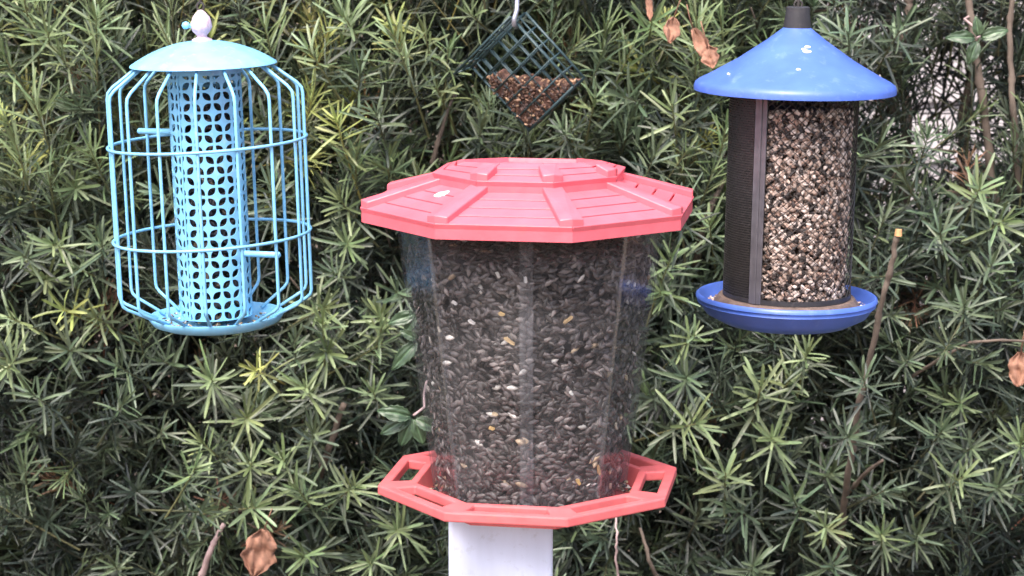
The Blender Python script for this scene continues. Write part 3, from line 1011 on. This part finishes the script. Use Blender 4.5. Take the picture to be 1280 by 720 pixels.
# larger pale flakes pressed against the clear wall
FL = [((637, 427), 15, 35, (.62, .42, .22), 'long tan husk flake just beside the upper centre joint strip'),
      ((711, 400), 14, -35, (.62, .42, .26), 'long tan flake slanting upward right of the centre joint strip'),
      ((589, 403), 10, 25, (.75, .68, .66), 'white pointed husk half among the upper black seeds'),
      ((622, 344), 8, 60, (.6, .55, .5), 'thin straw pale husk high under the red roof'),
      ((567, 379), 8, 20, (.72, .66, .64), 'small white husk high on the left hopper panel'),
      ((627, 393), 8, 15, (.6, .4, .18), 'short ochre flake above the long tan flake'),
      ((548, 412), 8, 60, (.7, .6, .5), 'cream husk beside the left edge of the hopper'),
      ((750, 588), 13, 80, (.6, .36, .16), 'upright orange flake low in the hopper near the tray'),
      ((724, 603), 9, 60, (.62, .4, .15), 'ochre flake low in the hopper beside the upright orange one'),
      ((772, 533), 10, 70, (.55, .48, .38), 'grey tan upright flake near the lower right hopper edge'),
      ((614, 536), 8, 10, (.6, .38, .16), 'flat ochre flake in the lower left hopper panel'),
      ((657, 350), 8, 80, (.55, .52, .5), 'thin grey husk standing on the centre joint strip'),
      ((785, 472), 8, 60, (.5, .42, .3), 'dull tan husk at the right hopper edge half way up'),
      ((618, 518), 8, 10, (.6, .45, .3), 'pale flat husk just above the flat ochre flake'),
      ((765, 608), 8, 80, (.65, .5, .4), 'pinkish husk at the hopper foot beside the tray corner'),
      ((715, 492), 6, 60, (.7, .66, .62), 'tiny white husk half way up the right front panel')]
fr = np.random.default_rng(4)
for (u, v), L, ang_, colr, flab in FL:
    best = None
    for q in range(-88, 89):                                 # the spot of the hopper wall seen there
        a = R_(q)
        Y = YF - .1 * math.cos(a)
        for _ in range(6):
            p = at(u, v, Y); z = p.z - FLOOR
            r = float(octr(np.array(a), hop_r(z), HAZ[0])) - .0016
            Y = YF - r * math.cos(a)
        e = abs(p.x - XF - r * math.sin(a))
        if best is None or e < best[0]: best = (e, p, a)
    _, p, a = best
    mb = MB()
    ln, wd = L * .00078 / 2, max(.0018, L * .00078 * .16)
    out = [(-ln, -wd * .7), (-ln * .4, -wd), (ln * .6, -wd * .8), (ln, -wd * .2), (ln * .8, wd * .8), (0, wd * .75), (-ln * .7, wd), (-ln * 1.05, wd * .2)]
    mb.prism([(x * fr.uniform(.85, 1.1), y * fr.uniform(.7, 1.2), .0005 + .0006 * fr.random()) for x, y in out], [(x, y, -.0007) for x, y in out])
    key = '%.2f_%.2f' % colr[:2]
    if key not in M: M[key] = paint('flake_' + key, colr, .75, .2, 160, .3, 500)
    o = mb.build('husk_flake', M[key])
    tag(o, flab, 'husk flake', 'husk flakes in the hopper')
    n_ = dr(a) + Vector((0, 0, -.14)); tn = Vector((math.cos(a), math.sin(a), 0))
    xd = tn * math.cos(R_(ang_)) - Vector((0, 0, 1)) * math.sin(R_(ang_))
    put(o, p - dr(a) * .0015, xd, n_)

# ------------------------------------------------------------------ light blue caged feeder
YC = 2.33
SC = .000838
base = at(271, 398, YC)
cageF = empty('caged_feeder', base, 'light blue metal tube feeder inside a round wire cage', 'bird feeder', rot=(0, R_(-1.6), 0))
TR, TH = .0378, .262
CR, DR, BR = .1015, .0755, .069
zs = lambda v: (398 - v) * SC * 1.01
HOLES_X, HOLES_Z = 22, 24
mb = MB()
tw_, th_ = 2 * math.pi / HOLES_X, TH / HOLES_Z
NA = 8


def wrap(a, z, r=TR): return (r * math.sin(a), -r * math.cos(a), z)


for i in range(HOLES_X):
    for j in range(HOLES_Z):
        flip = (i + j) % 2
        outer1, outer2, in1, in2 = [], [], [], []
        for q in range(NA + 1):
            t = q / NA
            o1 = (min(1, 2 * t), max(0, 2 * t - 1))           # along the bottom, then up the side
            o2 = (max(0, 2 * t - 1), min(1, 2 * t))
            s_ = .13 + .74 * t
            w_ = .215 * math.sin(math.pi * t) ** .8
            in1.append((s_ + w_, s_ - w_)); in2.append((s_ - w_, s_ + w_)); outer1.append(o1); outer2.append(o2)
        def cv(p):
            x, y = p
            if flip: x = 1 - x
            return wrap((i + x) * tw_ + R_(2), (j + y) * th_ + .004)
        for oo, ii in ((outer1, in1), (outer2, in2)):
            vs = [cv(p) for p in oo] + [cv(p) for p in ii]
            m1 = NA + 1
            mb.add(vs, [(q, q + 1, m1 + q + 1, m1 + q) if not flip else (q, m1 + q, m1 + q + 1, q + 1) for q in range(NA)])
me = mb.mesh('perforated_tube')
b_ = bmesh.new(); b_.from_mesh(me); bmesh.ops.remove_doubles(b_, verts=b_.verts, dist=2e-5)
bmesh.ops.dissolve_degenerate(b_, edges=b_.edges, dist=1e-6)
bmesh.ops.recalc_face_normals(b_, faces=b_.faces); b_.to_mesh(me); b_.free()
tube = link('perforated_tube', me, M['aqua'], cageF)
m_ = tube.modifiers.new('thickness', 'SOLIDIFY'); m_.thickness = .0011; m_.offset = 0
mb = MB(); mb.lathe([(TR + .0012, TH - .002), (TR + .0012, TH + .012), (TR - .0012, TH + .012), (TR - .0012, TH - .002)], 40, True)
mb.build('tube_collar', M['aqua'], cageF, True, auto=40)
mb = MB(); mb.tube([wrap(R_(-37), .004, TR + .0008), wrap(R_(-37), TH, TR + .0008)], .0012, 6); mb.build('tube_seam', M['aqua'], tube)

# dome with finial
zd = zs(79)
mb = MB()
prof = [(0, zd + .0235)]
for k in range(1, 11):
    t = k / 10
    prof.append((DR * t, zd + .0235 * (1 - t ** 2.1) + .0005))
prof += [(DR + .0008, zd - .0012), (DR - .001, zd - .002)]
for k in range(9, -1, -1):
    t = k / 10
    prof.append((DR * t, zd + .0235 * (1 - t ** 2.1) - .0018))
mb.lathe(prof, 64)
dome = mb.build('dome_lid', M['aqua'], cageF, True, auto=50)
zf = zd + .0225
mb = MB(); mb.lathe([(0, zf - .002), (.011, zf), (.0105, zf + .0025), (.0052, zf + .005), (.0056, zf + .007), (.0095, zf + .011), (.0108, zf + .0155),
                     (.0104, zf + .020), (.0085, zf + .0255), (.0052, zf + .0300), (.0025, zf + .0325), (0, zf + .033)], 24)
for i_, p_ in enumerate(mb.v):
    q_ = 1 + .10 * noise.noise(Vector(p_) * 420) * (1 if p_[2] > zf + .009 else 0)
    mb.v[i_] = (p_[0] * q_, p_[1] * q_, p_[2])
fin = mb.build('finial', M['chalk'], dome, True)
mb = MB(); mb.lathe([(0, -.004), (.0032, -.003), (.0045, 0), (.0032, .003), (0, .0042)], 14)
kn = mb.build('finial_knob', M['aqua'], dome, True, loc=(-.0155, -.004, zf + .0175))
mb = MB(); mb.tube([(0, 0, 0), (.006, .002, -.001)], .0022, 8); mb.build('knob_stub', M['aqua'], kn)
mb = MB()
lp = [(0.0035 * math.cos(q), 0, zf + .034 + .0045 * math.sin(q) + .002) for q in np.linspace(-1.2, 4.3, 12)]
mb.tube(lp, .0013, 6); mb.tube([(0, 0, zf + .040), (.001, 0, zf + .16), (0, 0, zf + .75)], .0015, 6)
mb.build('hanging_wire', M['wire'], cageF)

# base dish
mb = MB(); mb.lathe([(0, -.004), (BR * .8, -.004), (BR * .96, .0005), (BR, .005), (BR + .0022, .0052), (BR + .0024, .0035), (BR * .97, -.003), (BR * .8, -.0075), (0, -.0075)], 56)
mb.build('base_dish', M['aqua'], cageF, True, auto=60)

# cage
z_sh, z_lo = zs(110), zs(372)
for k in range(16):
    a = R_(2 + 22.5 * k)
    d = dr(a)
    def rz(r, z): return d * r + Vector((0, 0, z))
    key = [rz(DR * .80, zd + .004), rz(CR - .006, z_sh + .004), rz(CR - .0012, z_sh - .0015), rz(CR, z_sh - .008), rz(CR, (z_sh + z_lo) / 2),
           rz(CR, z_lo + .006), rz(CR - .0014, z_lo + .001), rz(CR - .006, z_lo - .003), rz(BR * .90, .002)]
    mb = MB(); mb.tube(key, .00175, 8); mb.build('cage_wire', M['aqua'], cageF, True)
for v in (175, 292):
    z = zs(v)
    tilt = R_(-1.6)
    pts = [Vector((CR * math.sin(q), -CR * math.cos(q), z - CR * math.sin(q) * math.tan(tilt))) * 1 for q in np.linspace(0, 2 * math.pi, 72, endpoint=False)]
    mb = MB(); mb.tube([Vector((p.x * 1.018, p.y * 1.018, p.z)) for p in pts], .00165, 8, closed=True); mb.build('cage_ring', M['aqua'], cageF, True)


def perch(a, z, L):
    d = dr(a)
    mb = MB(); mb.tube([d * (TR - .004) + Vector((0, 0, z)), d * (TR + L) + Vector((0, 0, z)), d * (TR + L + .0015) + Vector((0, 0, z))], [.0033, .0033, .002], 12)
    mb.build('perch', M['aqua'], cageF, True, auto=50)


perch(R_(-112), zs(164), .044)
perch(R_(68), zs(314), .040)
NH = 90
az = rs.uniform(-math.pi, math.pi, NH); rt = np.sqrt(rs.random(NH)) * .056
P = np.stack([rt * np.sin(az), -rt * np.cos(az), rs.uniform(-.002, .0015, NH) - .0005], 1)
X = rs.normal(0, 1, (NH, 3)) * np.array([1, 1, .2]); Zn = np.tile(np.array([0, 0, 1.]), (NH, 1)) + rs.normal(0, .3, (NH, 3))
cl = rand_cols(NH, [(.3, .2, .12), (.62, .56, .5), (.06, .05, .05)], [.5, .2, .3], rs)
V, F, C = scatter(P, X, Zn, np.stack([rs.uniform(.002, .004, NH), rs.uniform(.001, .002, NH), rs.uniform(.0008, .0014, NH)], 1), cl)
o = link('seed_crumbs', np_mesh('seed_crumbs', V, F, C, True), M['chip'], None, base)
tag(o, 'brown seed crumbs left on the light blue base dish', 'crumbs', kind='stuff')

NQ = 2600  # dark seed fill, added so that the holes of the tube look dark
zz = .004 + .236 * rs.random(NQ); az = rs.uniform(-math.pi, math.pi, NQ)
rr = TR - .0048 - rs.choice(2, NQ) * .0035 - rs.uniform(0, .001, NQ)
P = np.stack([rr * np.sin(az), -rr * np.cos(az), zz], 1)
nrm = np.stack([np.sin(az), -np.cos(az), np.zeros(NQ)], 1)
X = rs.normal(0, 1, (NQ, 3)); X -= nrm * (X * nrm).sum(1, keepdims=True) * .8
Zn = nrm + rs.normal(0, .3, (NQ, 3))
cl = rand_cols(NQ, [(.022, .019, .023), (.05, .042, .046), (.12, .08, .05)], [.6, .3, .1], rs)
V1, F1, C1 = scatter(P, X, Zn, np.stack([rs.uniform(.005, .0066, NQ), rs.uniform(.0022, .003, NQ), rs.uniform(.0013, .0018, NQ)], 1), cl)
cb = MB(); cb.lathe([(0, .003), (TR * .72, .003), (TR * .72, .236), (0, .240)], 20)
cV = np.array(cb.v); cF = []
for f in cb.f: cF += [(f[0], f[i], f[i + 1]) for i in range(1, len(f) - 1)]
o = link('tube_seeds', np_mesh('tube_seeds', np.concatenate([V1, cV]), np.concatenate([F1, np.array(cF) + len(V1)]),
                               np.concatenate([C1, np.tile(np.array([.02, .018, .02]), (len(cV), 1))]), True), M['seed'], None, base)
o.rotation_euler = cageF.rotation_euler
tag(o, 'dark seed fill added behind the petal shaped holes of the light blue tube', 'seeds', kind='stuff')

# ------------------------------------------------------------------ blue roofed mesh feeder
YB = 2.30
SBp = .000826
bb = at(982.5, 384, YB)
bf = empty('mesh_feeder', bb, 'blue roofed wire mesh tube feeder full of hulled chips with a blue tray', 'bird feeder', rot=(0, R_(1.0), 0))
MR = .0655
zv = lambda v: (384 - v) * SBp * 1.01
MT = zv(106)
# roof
zr = zv(104)
mb = MB()
prof = [(0, zr + .060), (.0125, zr + .0595), (.0145, zr + .057), (.030, zr + .045), (.060, zr + .0245), (.088, zr + .0085), (.098, zr + .0035), (.1022, zr + .0005), (.1035, zr - .003),
        (.1035, zr - .0075), (.1015, zr - .0075), (.1010, zr - .003), (.085, zr + .006), (.03, zr + .041), (0, zr + .055)]
mb.lathe(prof, 72)
broof = mb.build('roof', M['blue'], bf, True, auto=50)
for az_, r_, sx in ((7, .043, .55), (10, .037, .4), (3, .040, .3), (-5, .068, .3), (-62, .082, .3)):
    o = link('dropping', drop_me, None, broof)
    a = R_(az_); zc = np.interp(r_, [.0145, .030, .060, .088, .098, .1022], [zr + .057, zr + .045, zr + .0245, zr + .0085, zr + .0035, zr + .0005])
    o.location = dr(a) * r_ + Vector((0, 0, zc + .0002)); o.scale = (sx, sx * 1.2, 1.2)
    o.rotation_euler = (0, R_(36), 0); o.rotation_euler = dr(a).lerp(Vector((0, 0, 1)), .6).to_track_quat('Z', 'Y').to_euler()
    o.scale = (sx, sx, 1)
mb = MB(); mb.lathe([(0, zr + .055), (.0142, zr + .0565), (.0142, zr + .059), (.0125, zr + .072), (.0122, zr + .078), (.0105, zr + .079), (0, zr + .079)], 28)
mb.build('top_cap', M['black'], broof, True, auto=40)
mb = MB(); mb.tube([(0, 0, zr + .078), (0, 0, zr + .2), (.002, 0, zr + .7)], .0018, 7)
mb.tube([(.004 * math.cos(q), 0, zr + .081 + .004 * math.sin(q)) for q in np.linspace(-.6, 3.7, 10)], .0012, 6)
mb.build('hanging_wire', M['wire'], bf)

# tray
TRR = .0935
mb = MB()
zt0 = zv(371)
mb.lathe([(0, zt0 - .020), (.066, zt0 - .020), (.080, zt0 - .012), (.0885, zt0 - .002), (.0902, zt0 + .002), (.0920, zt0 + .0035), (TRR + .0005, zt0 + .002), (TRR + .001, zt0 - .001), (TRR - .001, zt0 - .002),
          (TRR - .001, zt0 - .0045), (TRR - .0005, zt0 - .0055), (TRR - .003, zt0 - .0075), (.084, zt0 - .017), (.066, zt0 - .0265), (.05, zt0 - .029), (0, zt0 - .029)], 72)
mb.build('tray', M['blue'], bf, True, auto=60)
mb = MB(); mb.lathe([(0, zt0 - .0195), (.079, zt0 - .0125), (.0775, zt0 - .008), (.0705, zt0 + .0015), (0, zt0 + .0035)], 56)
mb.build('tube_base', M['sludge'], bf, True, auto=50)

# screen: crossing helical wires, left empty on the side of the seam
zb, ztp = zt0 + .002, MT
mb = MB()
NW = 40
turns = (ztp - zb) / (2 * math.pi * MR) * 1.15 * 2 * math.pi


def strand(a0, sgn, n=40):
    pts = []
    for q in range(n + 1):
        t = q / n
        a = a0 + sgn * turns * t
        r = MR + .0003 * sgn
        pts.append(Vector((r * math.sin(a), -r * math.cos(a), zb + (ztp - zb) * t)))
    return pts


for k in range(NW):
    for sgn in (1, -1):
        mb.tube(strand(2 * math.pi * k / NW, sgn),   .00042, 4, cap=False)
scr = mb.build('mesh_screen', M['wire'], bf)
mb = MB()
A_SEAM = R_(-36)
for k in range(86):                                          # fine ribs of the doubled screen beside the seam
    z = zb + .002 + (ztp - zb - .004) * k / 85
    aa = np.linspace(R_(-150), A_SEAM - R_(7), 16)
    mb.tube([((MR + .0006) * math.sin(a), -(MR + .0006) * math.cos(a), z) for a in aa], .0007, 4)
mb.build('ribbed_screen', M['wire'], bf)
mb = MB()
aa = np.linspace(R_(-150), A_SEAM, 20)
for q in range(19):
    a, b = aa[q], aa[q + 1]
    r1, r2 = MR - .0012, MR - .002
    mb.prism([(r1 * math.sin(a), -r1 * math.cos(a), ztp), (r1 * math.sin(b), -r1 * math.cos(b), ztp), (r2 * math.sin(b), -r2 * math.cos(b), ztp), (r2 * math.sin(a), -r2 * math.cos(a), ztp)],
             [(r1 * math.sin(a), -r1 * math.cos(a), zb), (r1 * math.sin(b), -r1 * math.cos(b), zb), (r2 * math.sin(b), -r2 * math.cos(b), zb), (r2 * math.sin(a), -r2 * math.cos(a), zb)])
mb.build('screen_liner', M['black'], bf)
mb = MB()
for off, wd, th in ((0, .0068, .0022), (.0, .0016, .0036)):
    d = dr(A_SEAM); tn = Vector((math.cos(A_SEAM), math.sin(A_SEAM), 0))
    c0 = d * (MR + th / 2); w2 = tn * wd
    mb.prism([c0 - w2 + d * th / 2 + Vector((0, 0, ztp)), c0 + w2 + d * th / 2 + Vector((0, 0, ztp)), c0 + w2 - d * .001 + Vector((0, 0, ztp)), c0 - w2 - d * .001 + Vector((0, 0, ztp))],
             [c0 - w2 + d * th / 2 + Vector((0, 0, zb)), c0 + w2 + d * th / 2 + Vector((0, 0, zb)), c0 + w2 - d * .001 + Vector((0, 0, zb)), c0 - w2 - d * .001 + Vector((0, 0, zb))])
mb.build('seam_strip', M['seam'], bf, bevel=.0005)
mb = MB(); mb.lathe([(MR + .001, zb), (MR + .001, zb + .005), (MR - .0015, zb + .005), (MR - .0015, zb)], 48, True)
mb.build('screen_rim', M['black'], bf, True, auto=40)
mb = MB()
mb.lathe([(MR + .001, ztp - .004), (MR + .001, ztp + .006), (MR - .0015, ztp + .006), (MR - .0015, ztp - .004)], 48, True)
mb.build('screen_rim', M['black'], bf, True, auto=40)
mb = MB(); mb.tube([(0, 0, zb - .01), (0, 0, zr + .055)], .003, 8); mb.build('centre_rod', M['black'], bf)

# chips in the screen
NC = 6800
zz = zb + .003 + (zv(134) - zb) * rs.random(NC)
az = rs.uniform(A_SEAM + .06, R_(205), NC)
lay = rs.choice(3, NC, p=[.42, .33, .25])
rr = MR - .0034 - lay * .0034 - rs.uniform(0, .001, NC)
rr = np.where(az > R_(62), rr - .006 * np.clip((az - R_(62)) / .5, 0, 1), rr)
P = np.stack([rr * np.sin(az), -rr * np.cos(az), zz], 1)
nrm = np.stack([np.sin(az), -np.cos(az), np.zeros(NC)], 1)
X = rs.normal(0, 1, (NC, 3)); X -= nrm * (X * nrm).sum(1, keepdims=True) * .7
Zn = nrm + rs.normal(0, .45, (NC, 3))
dims = np.stack([rs.uniform(.0030, .0052, NC), rs.uniform(.0019, .0032, NC), rs.uniform(.0015, .0023, NC)], 1)
cols = rand_cols(NC, [(.46, .34, .29), (.62, .51, .47), (.28, .18, .145), (.035, .025, .024)], [.30, .26, .19, .25], rs)
V1, F1, C1 = scatter(P, X, Zn, dims, cols)
cb = MB(); cb.lathe([(0, zb + .002), (MR * .78, zb + .002), (MR * .78, zv(136)), (0, zv(132))], 24)
cV = np.array(cb.v); cF = []
for f in cb.f: cF += [(f[0], f[i], f[i + 1]) for i in range(1, len(f) - 1)]
cF = np.array(cF); cC = np.tile(np.array([.07, .045, .035]), (len(cV), 1))
NT = 140
az = rs.uniform(-math.pi, math.pi, NT); rt = rs.uniform(.071, .086, NT)
P = np.stack([rt * np.sin(az), -rt * np.cos(az), zt0 - .0075 + rs.uniform(-.001, .001, NT) - .1 * (rt - .078)], 1)
X = rs.normal(0, 1, (NT, 3)) * np.array([1, 1, .2]); Zn = np.tile(np.array([0, 0, 1.]), (NT, 1)) + rs.normal(0, .3, (NT, 3))
V3, F3, C3 = scatter(P, X, Zn, dims[:NT] * .8, cols[:NT])
V = np.concatenate([V1, cV, V3]); F = np.concatenate([F1, cF + len(V1), F3 + len(V1) + len(cV)]); C = np.concatenate([C1, cC, C3])
o = link('hulled_seed_chips', np_mesh('hulled_seed_chips', V, F, C, True), M['chip'], None, bb)
o.rotation_euler = bf.rotation_euler
tag(o, 'pale and brown hulled seed chips packed inside the wire mesh tube of the blue feeder', 'seeds', kind='stuff')

# ------------------------------------------------------------------ suet cage, hung by a corner
YS = 2.76
Tp = at(642, 27, YS)
ppm = FPX / ((Tp - CAM).dot(Vector((0, _cp, -_sp))))
rt_, upv, fw = Vector((1, 0, 0)), Vector((0, _sp, _cp)), Vector((0, _cp, -_sp))
e1 = (rt_ * 74 - upv * 82) / ppm
e2 = (rt_ * -49 - upv * 54 + fw * 74) / ppm
e2 = e2 - e1 * (e2.dot(e1) / e1.length_squared)
e2 = e2.normalized() * (105 / ppm)
e3 = e1.cross(e2).normalized()
if e3.dot(fw) < 0: e3 = -e3
e3 = e3 * .026
cage = empty('suet_cage', Tp, 'dark green wire suet cage hanging by one corner above the red roof', 'suet feeder')
WR = .00118


def grid(o0, a, b, na, nb, name, rim=1.5):
    mb = MB()
    for i in range(na + 1):
        r = WR * (rim if i in (0, na) else 1)
        mb.tube([o0 + a * (i / na), o0 + a * (i / na) + b], r, 7)
    nn = e3.normalized() * WR * 1.4
    for j in range(nb + 1):
        r = WR * (rim if j in (0, nb) else 1)
        mb.tube([o0 + b * (j / nb) + nn, o0 + b * (j / nb) + a + nn], r, 7)
    return mb.build(name, M['cage'], cage, True)


Z0 = Vector((0, 0, 0))
grid(Z0, e1, e2, 5, 5, 'front_grid')
grid(e3, e1, e2, 5, 5, 'back_grid')
for nm, o0, a in (('side_grid', e2, e1), ('side_grid', e1, e2), ('side_grid', Z0, e1)):
    mb = MB()
    for i in range(6): mb.tube([o0 + a * (i / 5), o0 + a * (i / 5) + e3], WR, 6)
    mb.tube([o0 + e3 * .5, o0 + e3 * .5 + a], WR, 6)
    mb.build(nm, M['cage'], cage, True)
# lid swung outwards along the upper side
lo_ = (rt_ * -21 - upv * 10 - fw * 10) / ppm
lt_ = (rt_ * -4 + upv * 6 - fw * 4) / ppm
mb = MB()
for t in (0, .5, 1):
    mb.tube([lt_ * t, e2 * 1.0 + lo_ * t], WR * (1.3 if t in (0, 1) else 1), 6)
for i in range(6):
    q = i / 5
    mb.tube([e2 * q, e2 * q + lt_.lerp(lo_, q)], WR, 6)
mb.build('hinged_lid', M['cage'], cage, True)
# hanging hook of heavy grey wire, above the corner
mb = MB()
hk = [(rt_ * a + upv * b + fw * c) / ppm for a, b, c in ((3, -6, 6), (0, -4, -5), (1, 4, -6), (4, 14, -3), (5, 40, 0), (5, 200, 0), (5, 420, 0))]
mb.tube(hk, .0030, 10)
mb.build('hanging_hook', M['zinc'], cage, True)

# what is left of the suet cake: the part of the cage below a ragged level
lvl = lambda s: at(640, 105, YS).z - Tp.z + .007 * noise.noise((s * 60, 3.1, 0)) + .004 * noise.noise((s * 190, 1.1, 0))
K = 26
mb = MB()
cells = {}
for i in range(K):
    for j in range(K):
        c = e1 * ((i + .5) / K) + e2 * ((j + .5) / K)
        if c.z < lvl(c.x) and .01 < (i + .5) / K < .99 and .01 < (j + .5) / K < .99: cells[(i, j)] = 1
vi = {}
inn0, inn1 = .10, .90


def vid(i, j, k):
    key = (i, j, k)
    if key not in vi:
        q = e1 * (i / K) + e2 * (j / K) + e3 * (inn0 if k == 0 else inn1)
        q = q + Vector((noise.noise(q * 130), noise.noise(q * 130 + Vector((7, 0, 0))), noise.noise(q * 130 + Vector((0, 9, 0))))) * .0046
        vi[key] = len(mb.v); mb.v.append(tuple(q))
    return vi[key]


for (i, j) in cells:
    mb.f.append((vid(i, j, 0), vid(i + 1, j, 0), vid(i + 1, j + 1, 0), vid(i, j + 1, 0)))
    mb.f.append((vid(i, j, 1), vid(i, j + 1, 1), vid(i + 1, j + 1, 1), vid(i + 1, j, 1)))
    for di, dj, a, b in ((-1, 0, (i, j), (i, j + 1)), (1, 0, (i + 1, j), (i + 1, j + 1)), (0, -1, (i, j), (i + 1, j)), (0, 1, (i, j + 1), (i + 1, j + 1))):
        if (i + di, j + dj) not in cells:
            mb.f.append((vid(*a, 0), vid(*b, 0), vid(*b, 1), vid(*a, 1)))
o = mb.build('suet_cake', M['suet'], None, False, loc=Tp)
m_ = o.modifiers.new('smooth', 'SUBSURF'); m_.levels = 1; m_.render_levels = 1
tag(o, 'crumbling reddish brown suet cake eaten down inside the wire cage', 'suet cake')

NB = 420
ab = rs.random((NB * 6, 2))
pts_ = [e1 * a + e2 * b for a, b in ab]
pts_ = [p for p in pts_ if p.z < lvl(p.x) - .001][:NB]
NB = len(pts_)
P = np.array([p + e3 * (inn0 - .02) for p in pts_]) + rs.normal(0, .0012, (NB, 3))
fn = -np.array(e3.normalized())
X = rs.normal(0, 1, (NB, 3)); Zn = np.tile(fn, (NB, 1)) + rs.normal(0, .4, (NB, 3))
X -= fn * (X @ fn)[:, None] * .7
cl = rand_cols(NB, [(.06, .034, .03), (.19, .11, .075), (.42, .27, .17), (.13, .068, .05)], [.44, .22, .05, .29], rs)
V, F, C = scatter(P, X, Zn, np.stack([rs.uniform(.002, .0046, NB), rs.uniform(.0012, .0026, NB), rs.uniform(.001, .002, NB)], 1), cl)
# crumbs along the ragged top, its lit edge put into their pale colour
NR = 150
tt = rs.random(NR * 8)
rim = [e1 * a + e2 * b + e3 * c for a, b, c in zip(rs.random(NR * 30), rs.random(NR * 30), rs.uniform(.1, .9, NR * 30))]
rim = [p for p in rim if abs(p.z - lvl(p.x)) < .0035][:NR]
NR = len(rim)
V2, F2, C2 = scatter(np.array(rim), rs.normal(0, 1, (NR, 3)), rs.normal(0, 1, (NR, 3)), np.stack([rs.uniform(.002, .0055, NR), rs.uniform(.0012, .0028, NR), rs.uniform(.001, .002, NR)], 1),
                     rand_cols(NR, [(.50, .31, .19), (.36, .20, .12), (.16, .085, .06)], [.4, .3, .3], rs))
b2 = link('suet_crumbs', np_mesh('suet_crumbs', np.concatenate([V, V2]), np.concatenate([F, F2 + len(V)]), np.concatenate([C, C2]), False), M['chip'], o)
b2['kind'] = 'stuff'
